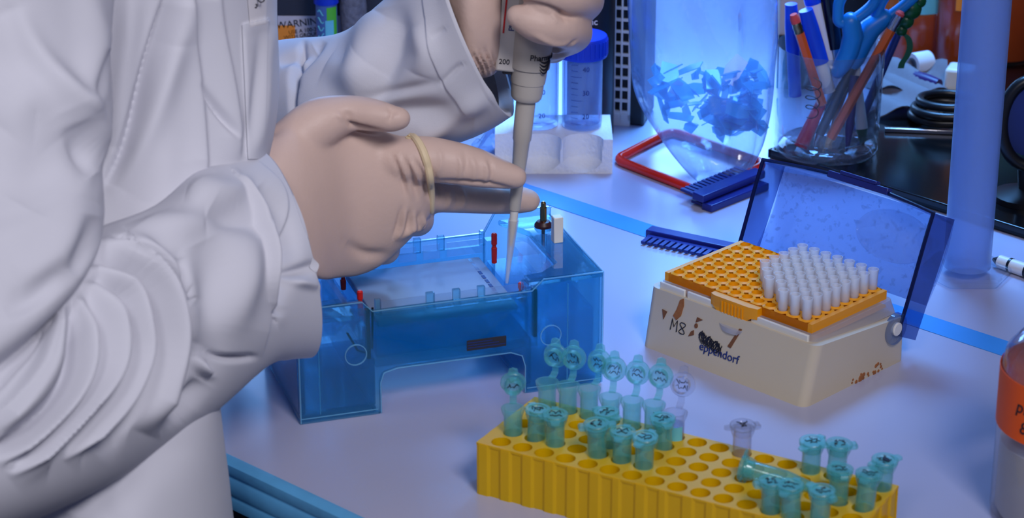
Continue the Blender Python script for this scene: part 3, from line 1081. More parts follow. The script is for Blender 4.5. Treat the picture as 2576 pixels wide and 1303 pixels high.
MB().b2((0.168, 0.0045, 0.004), (0.170, W - 0.0045, H - 0.006)).build('divider', 'tray_clear', tank, smooth=0)
# uprights in the corners and round bosses
for (x, y) in ((0.040, 0.008), (0.142, 0.008), (0.040, W - 0.008), (0.142, W - 0.008)):
    MB().b2((x - 0.003, y - 0.004, FZ), (x + 0.003, y + 0.004, hm_ - 0.002)).build('corner_rib', 'tank_blue', tank, smooth=0, bevel=0.0008)
for x, z in ((0.0335, 0.040), (0.1515, 0.036)):
    MB().lathe([(0.0060, 0), (0.0066, 0.0), (0.0066, 0.0008), (0.0060, 0.0008), (0.0060, 0)], 28, Matrix.Translation((x, -0.0000, z)) @ RX, caps=False).build('round_boss', 'tank_edge', tank)
# black foam seals and electrode wire ends
for x in (0.0425, 0.1435):
    MB().b2((x - 0.0011, 0.0045, FZ + 0.006), (x + 0.0011, 0.0085, hm_ - 0.001)).build('black_seal', 'black', tank, smooth=0)
m = MB()
m.tube([(0.0455, 0.0055, hm_), (0.045, 0.0055, 0.05), (0.0446, 0.0055, FZ + 0.012)], 0.0007, 6)
m.tube([(0.030, 0.006, 0.052), (0.036, 0.006, 0.040), (0.0405, 0.006, FZ + 0.01)], 0.0007, 6)
m.build('electrode_wire', 'black', tank)
MB().b2((0.100, -0.0004, 0.033), (0.124, 0.0, 0.0395)).build('reflection_patch', 'dark_grey', tank, smooth=0)  # dark reflection on the front wall, laid on as a flat grey patch
# edge highlights of the acrylic, painted as thin pale rods
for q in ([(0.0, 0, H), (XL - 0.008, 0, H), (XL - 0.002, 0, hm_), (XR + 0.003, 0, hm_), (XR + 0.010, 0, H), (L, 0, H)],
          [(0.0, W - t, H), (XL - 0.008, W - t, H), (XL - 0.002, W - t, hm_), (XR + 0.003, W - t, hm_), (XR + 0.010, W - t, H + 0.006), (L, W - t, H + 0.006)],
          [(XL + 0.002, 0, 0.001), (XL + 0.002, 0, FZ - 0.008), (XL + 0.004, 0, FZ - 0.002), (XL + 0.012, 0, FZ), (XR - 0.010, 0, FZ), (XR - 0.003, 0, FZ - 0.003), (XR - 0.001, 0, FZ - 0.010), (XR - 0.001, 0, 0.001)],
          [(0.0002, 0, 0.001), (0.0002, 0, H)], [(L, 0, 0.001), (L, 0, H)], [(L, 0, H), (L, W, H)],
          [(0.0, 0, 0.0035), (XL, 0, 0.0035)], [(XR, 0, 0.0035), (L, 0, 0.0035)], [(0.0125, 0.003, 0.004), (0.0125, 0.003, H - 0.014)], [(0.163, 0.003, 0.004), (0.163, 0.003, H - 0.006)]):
    MB().tube(q, 0.00045, 6).build('edge_highlight', 'tank_edge', tank, 60)
for k in range(3):
    MB().b2((0.1005, -0.0006, 0.0345 + k * 0.0016), (0.1235 - 0.004 * k, -0.0004, 0.0350 + k * 0.0016)).build('patch_line', 'ink_blue', tank, smooth=0)  # thin lines drawn across the painted reflection
# red guide posts
for (x, y, z0, z1) in ((0.1405, 0.0745, 0.054, 0.0735), (0.1405, 0.0225, 0.050, 0.062), (0.045, 0.032, 0.05, 0.0655), (0.045, 0.072, 0.05, 0.062)):
    m = MB()
    m.lathe([(0.0016, z0), (0.0018, (z0 + z1) / 2), (0.0013, (z0 + z1) / 2 + 0.0005), (0.0013, (z0 + z1) / 2 + 0.002), (0.0018, (z0 + z1) / 2 + 0.0025), (0.0018, z1 - 0.0008), (0.001, z1)], 14, Matrix.Translation((x, y, 0)))
    m.build('guide_post', 'red_plastic', tank, 25)
# terminals on the right-hand deck
X = Matrix.Translation((0.1735, 0.079, H))
m = MB()
m.lathe([(0.0055, 0), (0.0055, 0.0015), (0.004, 0.0035), (0.0022, 0.004)], 20, X)
nut = m.build('terminal_nut', 'brown_nut', tank, 25)
MB().lathe([(0.0011, -0.012), (0.0011, 0.003), (0.0021, 0.004), (0.0021, 0.0125), (0.0016, 0.013), (0.0016, 0.0155), (0.0008, 0.0165)], 16, X).build('terminal_pin', 'brass', tank, 25)
X = Matrix.Translation((0.1735, 0.053, H))
MB().b2((-0.003, -0.003, 0), (0.003, 0.003, 0.0165), X).build('white_peg', 'white_plastic', tank, bevel=0.0006)
X = Matrix.Translation((0.012, 0.083, H - 0.006))
MB().lathe([(0.0048, 0), (0.0048, 0.003), (0.002, 0.005), (0.002, 0.013), (0.001, 0.014)], 18, X).build('terminal_nut', 'black', tank, 25)
# buffer in the trough
MB().b2((0.0045, 0.0045, 0.006), (XL - 0.001, W - 0.0045, 0.048)).build('buffer_fill', 'buffer', tank, smooth=0)
MB().b2((XR + 0.0045, 0.0045, 0.006), (L - 0.0045, W - 0.0045, 0.048)).build('buffer_fill', 'buffer', tank, smooth=0)

# gel tray standing in the tank, and the gel on it
tray = thing('gel_tray', 'clear gel casting tray with notched side walls inside the blue tank', 'gel tray', tuple(XF[tank.name] @ Vector((0, 0, FZ + 0.0055))), TA)
z0 = 0.0
MB().b2((0.048, 0.010, z0), (0.137, W - 0.010, z0 + 0.016)).build('tray_bed', 'buffer', tray, smooth=0)
for y0 in (0.006, W - 0.0095):
    m = MB()
    m.b2((0.0475, y0, z0), (0.139, y0 + 0.0035, z0 + 0.0265))
    zt = z0 + 0.0265
    for a, b in ((0.0475, 0.051), (0.078, 0.083), (0.094, 0.0985), (0.109, 0.1135), (0.136, 0.139)):
        m.b2((a, y0, zt), (b, y0 + 0.0035, zt + 0.0095))
    wl = m.build('notched_wall', 'tank_blue', tray, smooth=0, bevel=0.0005)
    for a, b in ((0.051, 0.078), (0.083, 0.094), (0.0985, 0.109), (0.1135, 0.136)):
        MB().b2((a, y0 + (0.004 if y0 < 0.05 else -0.004), zt - 0.003), (b, y0 + (0.0048 if y0 < 0.05 else -0.0032), zt + 0.0065)).build('pane', 'tray_clear', wl, smooth=0)
gel = thing('agarose_gel', 'milky agarose gel slab with loading wells on the clear tray', 'gel', tuple(XF[tank.name] @ Vector((0, 0, FZ + 0.0217))), TA)
MB().b2((0.050, 0.0115, 0), (0.1345, W - 0.0115, 0.0045)).build('gel_slab', 'gel_white', gel, smooth=0, bevel=0.0008)
for k in range(10):
    y = 0.018 + k * 0.0068
    MB().b2((0.1265, y, 0.0044), (0.1285, y + 0.005, 0.0047)).build('well', 'ink_blue' if k in (3, 4, 5, 6) else 'tray_clear', gel, smooth=0)

# ------------------------------------------------------------------ tip box
o = G(1612, 868)
BA = math.radians(-44.8)
tb_ = thing('tip_box', 'stained cream pipette tip box with its blue see-through lid swung open', 'tip box', tuple(o), BA)
BL, BW = 0.128, 0.0985


def rrect(x0, y0, x1, y1, r, n=5):
    out = []
    for cx, cy, a in ((x1 - r, y0 + r, -pi / 2), (x1 - r, y1 - r, 0), (x0 + r, y1 - r, pi / 2), (x0 + r, y0 + r, pi)):
        out += [(cx + r * math.cos(a + pi / 2 * i / n), cy + r * math.sin(a + pi / 2 * i / n)) for i in range(n + 1)]
    return out


def frust(levels):
    return [[(x, y, z) for x, y in rrect(*q)] for q, z in levels]


# body: sloping front, sides with a swept top line
b0 = rrect(0, 0, BL, BW, 0.006, 6)
b1 = rrect(-0.0005, 0.0075, BL + 0.002, BW - 0.004, 0.006, 6)


def side_top(x, y):
    v_ = y / BW
    h_ = 0.0375
    h_ -= 0.009 * max(0, (v_ - 0.55) / 0.45) ** 1.5
    return h_


rings = []
for k in range(7):
    u = k / 6
    rings.append([(p[0] * (1 - u) + q[0] * u, p[1] * (1 - u) + q[1] * u, side_top(*q) * u) for p, q in zip(b0, b1)])
m = MB()
m.loft(rings)
box_body = m.build('box_body', 'beige', tb_, 40)
# inner tray rim and the orange tip plate
PZ = 0.0435
m = MB()
m.loft(frust([((0.003, 0.0115, 0.1255, 0.091, 0.004), 0.033), ((0.005, 0.0115, 0.1235, 0.0885, 0.004), PZ - 0.002)]))
rim = m.build('inner_tray', 'tip_tray', tb_, 40)
for x0, x1 in ((0.006, 0.026), (0.028, 0.052), (0.078, 0.121)):
    MB().b2((x0, 0.0095, PZ - 0.011), (x1, 0.0115, PZ - 0.002)).build('rim_panel', 'white_plastic', rim, bevel=0.0006)
m = MB()
m.lathe([(0.0, 0), (0.010, 0.0), (0.011, 0.0035), (0.0, 0.0035)], 24, Matrix.Translation((0.066, 0.0095, PZ - 0.016)) @ Matrix.Scale(0.55, 4, (0, 1, 0)))
m.build('thumb_catch', 'tip_tray', tb_, 30)
# plate with 96 holes
px0, py0, px1, py1 = 0.0065, 0.0135, 0.1205, 0.0855
pitch = 0.009
gx0 = (px0 + px1) / 2 - 5.5 * pitch
gy0 = (py0 + py1) / 2 - 3.5 * pitch
m = MB()
nseg = 12
zt = PZ + 0.0035
for i in range(12):
    for j in range(8):
        cx, cy = gx0 + i * pitch, gy0 + j * pitch
        sq, ci, lo = [], [], []
        for k in range(nseg):
            a = 2 * pi * k / nseg
            c_, s_ = math.cos(a), math.sin(a)
            q = max(abs(c_), abs(s_))
            sq.append((cx + c_ / q * pitch / 2, cy + s_ / q * pitch / 2, zt))
            ci.append((cx + 0.0034 * c_, cy + 0.0034 * s_, zt + 0.0008))
            lo.append((cx + 0.0027 * c_, cy + 0.0027 * s_, zt - 0.005))
        f = []
        for k in range(nseg):
            k2 = (k + 1) % nseg
            f += [(k, k2, nseg + k2, nseg + k), (nseg + k, nseg + k2, 2 * nseg + k2, 2 * nseg + k)]
        m.add(sq + ci + lo, f)
X0, X1, Y0, Y1 = gx0 - pitch / 2, gx0 + 11.5 * pitch, gy0 - pitch / 2, gy0 + 7.5 * pitch
outer = rrect(px0, py0, px1, py1, 0.003, 3)
m.b2((px0, py0, PZ - 0.002), (X0, py1, zt))
m.b2((X1, py0, PZ - 0.002), (px1, py1, zt))
m.b2((X0, py0, PZ - 0.002), (X1, Y0, zt))
m.b2((X0, Y1, PZ - 0.002), (X1, py1, zt))
m.b2((px0, py0, PZ - 0.0075), (px1, py1, PZ - 0.006))
plate = m.build('tip_plate', 'orange_plate', tb_, 30)
m = MB()
m.prism([(0.047, 0.0095), (0.051, 0.008), (0.083 - 0.006, 0.008), (0.083, 0.0095), (0.083, 0.0145), (0.047, 0.0145)], PZ - 0.004, PZ + 0.003)
m.prism([(0.050, PZ - 0.004), (0.056, PZ - 0.0085), (0.073, PZ - 0.0085), (0.079, PZ - 0.004)], -0.0105, -0.0080, RX)
tabp = m.build('finger_tab', 'orange_plate', plate, 30)
for k in range(7):
    MB().b2((0.0565 + k * 0.0026, 0.0073, PZ - 0.006), (0.0575 + k * 0.0026, 0.0082, PZ + 0.001)).build('grip_ridge', 'orange_plate', tabp, smooth=0)
# hinge pivot, stains, marker scribbles, faded lettering on the sloping front
HZ, HY = 0.0255, 0.0835
FR = frame((1, 0, 0), (0, 0.0075, 0.0375), (0, 0, 0))       # x along the front, y up the slope


def front(x, s, lift=0.0003):
    return Matrix.Translation(FR @ Vector((x, s, lift))) @ FR.to_3x3().to_4x4()


text('lettering', 'eppendorf', 0.0074, front(0.0605, 0.0135), 'ink_blue', tb_)
MB().tube([FR @ Vector(p) for p in [(0.021, 0.0165, 0.0003), (0.0215, 0.0235, 0.0003), (0.0235, 0.019, 0.0003), (0.0255, 0.0235, 0.0003), (0.026, 0.0165, 0.0003)]], 0.00035, 5).build('scribble', 'ink', tb_)
MB().tube([FR @ Vector((0.030 + 0.0022 * math.sin(a * 2), 0.0198 + 0.0035 * math.cos(a), 0.0003)) for a in np.linspace(0, 2 * pi, 20)], 0.0003, 5, closed=True).build('scribble', 'ink', tb_)
for q in range(3):
    pts = [FR @ Vector((0.044 + 0.017 * i / 40 + 0.0015 * math.sin(i * 1.3 + q), 0.0195 - 0.004 * i / 40 + (0.0038 - 0.0006 * q) * math.sin(i * (0.9 + 0.25 * q)), 0.00035)) for i in range(41)]
    MB().tube(pts, 0.00028, 5).build('scribble', 'ink', tb_)


def front_blot(name, poly, mat):
    m = MB()
    m.prism(poly, 0.0001, 0.0005, FR)
    return m.build(name, mat, tb_, smooth=0)


front_blot('label_scrap', [(0.0145, 0.021), (0.0165, 0.0265), (0.0125, 0.027)], 'stain')
front_blot('label_scrap', [(0.0355, 0.0165), (0.0395, 0.0185), (0.039, 0.0215), (0.037, 0.020)], 'stain')
front_blot('label_scrap', [(0.0395, 0.0265), (0.0445, 0.0295), (0.0400, 0.0300)], 'stain')
front_blot('label_scrap', [(0.0402 + 0.0013 * math.cos(a), 0.0246 + 0.0015 * math.sin(a)) for a in np.linspace(0, 2 * pi, 10, endpoint=False)], 'stain')
front_blot('label_scrap', [(0.066, 0.0195), (0.0685, 0.019), (0.0745, 0.0325), (0.0725, 0.0325)], 'stain')
front_blot('brown_smear', [(0.0215, 0.0255), (0.0245, 0.0235), (0.0275, 0.027), (0.0285, 0.034), (0.0275, 0.038), (0.0250, 0.0365), (0.0235, 0.030)], 'orange_smear')
m = MB()
for k in range(22):
    y_ = 0.045 + 0.030 * rng.rand()
    z_ = 0.001 + 0.006 * rng.rand() ** 2
    r_ = 0.0008 + 0.0014 * rng.rand()
    m.lathe([(r_, -0.0003), (r_ * 0.8, 0.0002), (0, 0.0003)], 7, Matrix.Translation((BL + 0.0001 + z_ * 0.05, y_, z_)) @ Matrix.Rotation(pi / 2, 4, 'Y'))
m.build('rust_stain', 'orange_smear', tb_, smooth=0)

# lid: open tray swung back on its pivots
lid_tilt = math.radians(25)
vdir = Vector((0, math.sin(lid_tilt), math.cos(lid_tilt)))
wdir = Vector((0, math.cos(lid_tilt), -math.sin(lid_tilt)))
LX = Matrix(((1, 0, 0, -0.002), (0, vdir.y, wdir.y, HY), (0, vdir.z, wdir.z, HZ), (0, 0, 0, 1)))
LX = Matrix(((1, 0, 0, -0.002), (0, vdir.y, wdir.y, HY), (0, vdir.z, wdir.z, HZ), (0, 0, 0, 1)))
LL, LH, LD, lt = BL + 0.005, 0.073, 0.024, 0.0016
lid = MB()


def lid_w(v_):                                     # the sides sweep back towards the pivots
    return 0.012 * (1 - min(1, max(0, v_ / LH))) ** 2


def curveband(x0, x1, front_off=0.0):
    m = MB()
    N = 14
    vv = []
    for i in range(N + 1):
        v_ = -0.004 + (LH + 0.004) * i / N
        wn = lid_w(v_) + front_off
        for x in (x0, x1):
            vv += [(x, v_, wn - 0.010 * (1 - i / N) ** 3), (x, v_, LD + 0.000)]
    f = []
    for i in range(N):
        a, b = i * 4, (i + 1) * 4
        f += [(a, b, b + 1, a + 1), (a + 2, a + 3, b + 3, b + 2), (a, a + 2, b + 2, b), (a + 1, b + 1, b + 3, a + 3)]
    f += [(0, 1, 3, 2), (N * 4, N * 4 + 2, N * 4 + 3, N * 4 + 1)]
    m.add(vv, f, LX)
    return m


lidp = MB()
nx, nv_ = 16, 14
vv = []
for zoff in (0, lt):
    for i in range(nx + 1):
        for j in range(nv_ + 1):
            v_ = 0.018 + (LH - 0.018) * j / nv_
            vv.append((LL * i / nx, v_, LD - zoff + 0.0035 * math.sin(pi * i / nx) * 0 + 0.004 * math.sin(pi * j / nv_)))
f = []
S = (nx + 1) * (nv_ + 1)
for i in range(nx):
    for j in range(nv_):
        a = i * (nv_ + 1) + j
        f += [(a, a + 1, a + nv_ + 2, a + nv_ + 1), (S + a, S + a + nv_ + 1, S + a + nv_ + 2, S + a + 1)]
lidp.add(vv, f, LX)
lid_o = lidp.build('lid', 'lid_blue', tb_, 40)
for x0, x1 in ((0, lt), (LL - lt, LL)):
    curveband(x0, x1).build('lid_side', 'lid_dark', lid_o, 40)
    m = MB()
    N = 18
    m.tube([LX @ Vector(((x0 + x1) / 2, -0.004 + (LH + 0.004) * i / N, lid_w(-0.004 + (LH + 0.004) * i / N) - 0.010 * (1 - i / N) ** 3)) for i in range(N + 1)], 0.0013, 8)
    m.build('lid_rim', 'lid_edge', lid_o)
# arched upper wall of the lid with the catch
m = MB()
vv = []
N = 20
for i in range(N + 1):
    x = LL * i / N
    hgt = LH + 0.0045 * math.sin(pi * i / N)
    for w_, dv_ in ((0, 0), (LD, -0.002)):
        vv += [(x, hgt + dv_, w_), (x, hgt + dv_ - lt, w_)]
f = []
for i in range(N):
    a, b = i * 4, (i + 1) * 4
    f += [(a, b, b + 2, a + 2), (a + 1, a + 3, b + 3, b + 1), (a, a + 1, b + 1, b), (a + 2, b + 2, b + 3, a + 3)]
f += [(0, 2, 3, 1), (N * 4, N * 4 + 1, N * 4 + 3, N * 4 + 2)]
m.add(vv, f, LX)
m.build('lid_top', 'lid_blue', lid_o, 40)
MB().tube([LX @ Vector((LL * i / N, LH + 0.0045 * math.sin(pi * i / N), 0)) for i in range(N + 1)], 0.0011, 8).build('lid_rim', 'lid_edge', lid_o)
m = MB()
m.b2((0.052, LH + 0.0018, -0.0022), (0.098, LH + 0.0062, 0.003), LX)
m.b2((0.061, LH + 0.0058, -0.0030), (0.089, LH + 0.0082, 0.002), LX)
m.build('lid_catch', 'comb_blue', lid_o, bevel=0.0006)
m = MB()                                            # inner drop of condensation and the moulded oval
m.lathe([(1, 0), (1, 0.0008), (0.97, 0.0012), (0.94, 0.0008), (0.0, 0.0008)], 40, LX @ Matrix.Translation((0.098, 0.052, LD - lt - 0.003)) @ Matrix.Scale(0.028, 4, (1, 0, 0)) @ Matrix.Scale(0.016, 4, (0, 1, 0)))
m.build('moulded_oval', 'tray_clear', lid_o)
for x in (LL - 0.0005, -0.0015):
    MB().lathe([(0.0, -0.002), (0.010, -0.002), (0.010, 0.0005), (0.0, 0.0005)], 30, LX @ Matrix.Translation((x, 0.0, 0)) @ Matrix.Rotation(pi / 2, 4, 'Y')).build('lid_ear', 'lid_blue', lid_o, 30)
    MB().lathe([(0.0, -0.003), (0.0042, -0.003), (0.0042, 0.0012), (0.0036, 0.0016), (0.0, 0.0016)], 24, LX @ Matrix.Translation((x, 0.0, 0)) @ Matrix.Rotation(pi / 2, 4, 'Y')).build('pivot', 'white_plastic', tb_, 30)

# loose tips standing in the plate
proto = None
start = [9, 7, 6, 5, 5, 5, 5, 5]
for j in range(8):
    for i in range(12):
        if i < start[j] or (j == 0 and i > 12):
            continue
        X = XF[tb_.name] @ Matrix.Translation((gx0 + i * pitch, gy0 + j * pitch, zt - 0.010))
        if proto is None:
            proto = MB().lathe([(0.0006, -0.020), (0.0017, 0.0), (0.0024, 0.010), (0.0029, 0.012), (0.0031, 0.0215), (0.0034, 0.0222), (0.0034, 0.0232), (0.0027, 0.0232), (0.0024, 0.012), (0.0012, 0.0)], 12, caps=False).build('pipette_tip', 'tip_clear')
            tag(proto, 'clear unused pipette tip standing in the orange plate of the tip box', 'pipette tip', 'tips standing in the tip box')
            o_ = proto
        else:
            o_ = proto.copy()
            COL.objects.link(o_)
        o_.matrix_world = X

# ------------------------------------------------------------------ yellow tube rack and microtubes
o = G(1222, 1222)
RA = math.radians(-29.5)
rack = thing('tube_rack', 'translucent yellow plastic microtube rack with five rows of holes', 'tube rack', tuple(o), RA)
NC, NR, RP, RQ = 16, 5, 0.01318, 0.01285
RXO, RYO, RH = 0.0115, -0.0030, 0.031
RL, RW, RF = 2 * 0.0095 + 15 * RP, 0.0550, -0.0100
m = MB()
ns = 16
hx, hy = RP / 2, RQ / 2
for i in range(NC):
    for j in range(NR):
        cx, cy = RXO + i * RP, RYO + j * RQ
        sq, ci, lo = [], [], []
        for k in range(ns):
            a = 2 * pi * k / ns
            c_, s_ = math.cos(a), math.sin(a)
            q = max(abs(c_), abs(s_))
            sq.append((cx + c_ / q * hx, cy + s_ / q * hy, RH))
            ci.append((cx + 0.0054 * c_, cy + 0.0054 * s_, RH))
            lo.append((cx + 0.0052 * c_, cy + 0.0052 * s_, 0.004))
        f = []
        for k in range(ns):
            k2 = (k + 1) % ns
            f += [(k, k2, ns + k2, ns + k), (ns + k, ns + k2, 2 * ns + k2, 2 * ns + k)]
        m.add(sq + ci + lo, f)
gx_0, gx_1 = RXO - hx, RXO + 15 * RP + hx
gy_0, gy_1 = RYO - hy, RYO + 4 * RQ + hy
body_top = m.build('hole_block', 'yellow_rack', rack, 30)
m = MB()
m.b2((0, RF, RH - 0.0015), (RL, gy_0, RH))
m.b2((0, gy_1, RH - 0.0015), (RL, RW, RH))
m.b2((0, gy_0, RH - 0.0015), (gx_0, gy_1, RH))
m.b2((gx_1, gy_0, RH - 0.0015), (RL, gy_1, RH))
m.build('top_frame', 'yellow_rack', rack, smooth=0, kind='stuff')


def ribbed_wall(p0, p1, nrm, n):
    """thin wall from p0 to p1 with shallow flutes"""
    p0, p1, nrm = Vector(p0), Vector(p1), Vector(nrm)
    N = n * 8
    vv = []
    for i in range(N + 1):
        t_ = i / N
        fl = 0.00045 * (1 if math.sin(2 * pi * n * t_) > 0 else -1)
        q = p0.lerp(p1, t_) + nrm * fl
        for zz in (0, RH - 0.0003):
            vv += [(q.x, q.y, zz)]
        q2 = p0.lerp(p1, t_) - nrm * 0.0015
        for zz in (0, RH - 0.0003):
            vv += [(q2.x, q2.y, zz)]
    f = []
    for i in range(N):
        a, b = i * 4, i * 4 + 4
        f += [(a, b, b + 1, a + 1), (a + 2, a + 3, b + 3, b + 2), (a + 1, b + 1, b + 3, a + 3), (a, a + 2, b + 2, b)]
    f += [(0, 1, 3, 2), (N * 4, N * 4 + 2, N * 4 + 3, N * 4 + 1)]
    return MB().add(vv, f)


ribbed_wall((0, RF, 0), (RL, RF, 0), (0, -1, 0), NC).build('front_wall', 'yellow_rack', rack, smooth=0)
ribbed_wall((0, RW, 0), (RL, RW, 0), (0, 1, 0), NC).build('back_wall', 'yellow_rack', rack, smooth=0)
ribbed_wall((0, RF, 0), (0, RW, 0), (-1, 0, 0), NR).build('end_wall', 'yellow_rack', rack, smooth=0)
ribbed_wall((RL, RF, 0), (RL, RW, 0), (1, 0, 0), NR).build('end_wall', 'yellow_rack', rack, smooth=0)
for x0, s in ((0, -1), (RL, 1)):
    MB().prism([(x0, 0.004), (x0 + s * 0.010, 0.010), (x0 + s * 0.010, RW - 0.016), (x0, RW - 0.012)][::s], 0.010 if s < 0 else 0.012, 0.018 if s < 0 else 0.020).build('end_tab', 'yellow_rack', rack, smooth=0, bevel=0.0015)

TUBE = [(0.0012, 0.0), (0.0022, 0.0012), (0.0050, 0.0190), (0.0050, 0.0360), (0.0054, 0.0362), (0.0062, 0.0385), (0.0065, 0.0395), (0.0065, 0.0405), (0.0050, 0.0405), (0.0046, 0.0380), (0.0046, 0.0190), (0.0016, 0.0020)]


def squiggle(n, r, seed, z, sx=1.0, sy=1.0):
    rs = np.random.RandomState(seed)
    pts = []
    for i in range(n):
        pts.append((r * sx * (-1 + 2 * i / (n - 1)) + rs.uniform(-1, 1) * r * 0.18, rs.uniform(-1, 1) * r * 0.55 * sy, z))
    return pts


def microtube(kind, seed, yaw, label, group=None, tint='teal', ink=True, openang=100):
    """upright tube, z up, origin at its pointed end; hinge at local +y"""
    tm, cm = ('tube_teal', 'cap_teal') if tint == 'teal' else ('tube_clear', 'tube_clear')
    t_ = thing('microtube', label, 'microtube', (0, 0, 0), 0, group)
    MB().lathe(TUBE, 22, caps=False).build('tube_body', tm, t_, 30)
    cap = MB()
    X = Matrix.Identity(4) if kind == 'closed' else Matrix.Translation((0, 0.0105, 0.0408)) @ Matrix.Rotation(-math.radians(openang), 4, 'X') @ Matrix.Translation((0, -0.0105, -0.0408))
    cap.lathe([(0.0044, 0.0365), (0.0048, 0.0365), (0.0048, 0.0407), (0.0066, 0.0408), (0.0070, 0.0413), (0.0070, 0.0428), (0.0066, 0.0432), (0.0050, 0.0432), (0.0048, 0.0427), (0.0, 0.0427)], 24, X, caps=False)
    cap.lathe([(0.0, 0.0416), (0.0044, 0.0416), (0.0044, 0.0365)], 20, X, caps=False)
    cap.prism([(-0.0030, -0.0060), (0.0030, -0.0060), (0.0022, -0.0098), (0.0, -0.0106), (-0.0022, -0.0098)], 0.0410, 0.0422, X)
    c_ = cap.build('cap', cm, t_, 30)
    if kind == 'closed':
        hp = [(0, 0.0062, 0.0398), (0, 0.0092, 0.0400), (0, 0.0098, 0.0412), (0, 0.0090, 0.0422), (0, 0.0066, 0.0422)]
    else:
        q0, q1 = X @ Vector((0, 0.0070, 0.0418)), X @ Vector((0, 0.0100, 0.0418))
        hp = [(0, 0.0062, 0.0400), (0, 0.0090, 0.0402), (0, 0.0106, 0.0412), tuple(q1), tuple(q0)]
    hg = MB()
    rings = []
    for p in catmull(hp, 10):
        rings.append([(-0.0019, p[1], p[2] - 0.0004), (0.0019, p[1], p[2] - 0.0004), (0.0019, p[1], p[2] + 0.0004), (-0.0019, p[1], p[2] + 0.0004)])
    hg.loft(rings)
    hg.build('hinge', cm, t_, smooth=0)
    if ink:
        for q in range(2):
            MB().tube([X @ Vector((p[0], p[1] + (0.0018 if q else -0.0014), p[2])) for p in squiggle(9, 0.0032, seed + q, 0.0429 if kind == 'closed' else 0.0414)], 0.00028, 4).build('ink_mark', 'ink', c_, smooth=0)
    t_.rotation_euler = (0, 0, yaw)
    return t_


RXF = XF[rack.name]
TZ = 0.0055


def seat(t_, c, r, dx=0.0, dy=0.0, lift=0.0, tilt=(0, 0)):
    p = RXF @ Vector((RXO + c * RP + dx, RYO + r * RQ + dy, TZ + lift))
    t_.location = p
    t_.rotation_euler[0], t_.rotation_euler[1] = tilt
    return t_


CG = 'closed teal tubes in the yellow rack'
OG = 'open teal tubes in the rack'
openers = [(0, 4, -0.25, 92), (1, 4, -0.1, 96), (2, 4, -0.3, 98), (3, 4, 0.0, 100), (4, 4, -0.1, 97), (5, 4, -0.15, 99)]
on = 'first second third fourth fifth sixth'.split()
for k, (c, r, yaw, an) in enumerate(openers):
    seat(microtube('open', 20 + k, RA + 0.35 + yaw, 'teal microtube with its cap flipped up, %s from the corner of the back row' % on[k], OG, openang=an), c, r, lift=0.001 * (k % 3))
seat(microtube('open', 41, RA + 0.5, 'lone open teal microtube ending the second row, cap leaning to the gel tank', OG, openang=75), 0, 1)
closed = [(1, 1, 0.9, 'closed teal microtube right next to the lone open one in the second row'),
          (2, 1, 0.5, 'closed teal microtube two holes from the lone open one in the second row'),
          (4, 1, 2.2, 'closed teal microtube in the second row with its cap tab pointing to the gel tank'),
          (5, 1, 0.2, 'closed teal microtube between two others in the middle of the second row'),
          (6, 1, 0.0, 'closed teal microtube ending the second-row trio, beside empty holes'),
          (4, 2, 1.2, 'closed teal microtube in the third row behind the second-row trio'),
          (6, 3, 0.8, 'closed teal microtube in the fourth row below an open cap'),
          (12, 4, -0.2, 'closed teal microtube of the back row pair, the one farther from the orange-taped bottle'),
          (13, 4, -0.9, 'closed teal microtube of the back row pair, the one nearer the orange-taped bottle'),
          (15, 4, 2.6, 'closed teal microtube with a black blot on its cap in the rack corner'),
          (14, 2, -2.5, 'closed teal microtube in the third row with its cap turned from the blotted one'),
          (15, 2, 0.1, 'closed teal microtube with a pale cap at the end of the third row'),
          (12, 0, 2.3, 'closed teal microtube under the tip of the tube lying on the rack'),
          (13, 0, 0.0, 'closed teal microtube in the middle of the front row trio'),
          (14, 0, -2.0, 'closed teal microtube ending the front row trio, beside the rack end')]
for k, (c, r, yaw, lb) in enumerate(closed):
    t_ = seat(microtube('closed', 50 + 3 * k, RA + yaw, lb, CG), c, r, lift=0.0012 * ((k * 7) % 3), tilt=(0.05 * math.sin(k * 2.1), 0.05 * math.cos(k * 1.7)))
    if c == 15 and r == 4:
        MB().lathe([(0.0026, 0.0429), (0.0026, 0.0434), (0, 0.0434)], 12, Matrix.Translation((-0.001, 0, 0)) @ Matrix.Scale(0.6, 4, (0, 1, 0))).build('ink_blot', 'ink', t_)
ct = seat(microtube('open', 90, RA + 0.2, 'clear open microtube with a pale blue label beside the row of flipped caps', None, 'clear', openang=105), 6, 4)
MB().lathe([(0.00515, 0.024), (0.00515, 0.0335)], 20, caps=False, a0=-2.4, a1=-0.5).build('tube_label', 'teal_label', ct)
MB().lathe([(0.0, 0.026), (0.0044, 0.026), (0.0044, 0.034), (0.0, 0.034)], 18).build('liquid', 'buffer', ct)
seat(microtube('closed', 95, RA - 0.8, 'single clear closed microtube standing in the back row among empty holes', None, 'clear'), 9, 4)
# tube lying across the rack
ly = microtube('closed', 77, 0, 'teal microtube lying on its side across the rack holes', None, ink=False, openang=60)
pa, pb = G(1876, 1178, RH + 0.0068), G(2010, 1216, RH + 0.0035)
zx = Vector(pa - pb).normalized()
Xl = frame(zx.cross(Vector((0, 0, 1))), Vector((0, 0, 1)), (0, 0, 0))
lm = Matrix((( *Xl.col[0][:3],), (*(zx.cross(Xl.col[0].to_3d())),), (*zx,))).transposed()
ly.matrix_world = Matrix.Translation(Vector(pa) - zx * 0.0405) @ lm.to_4x4()

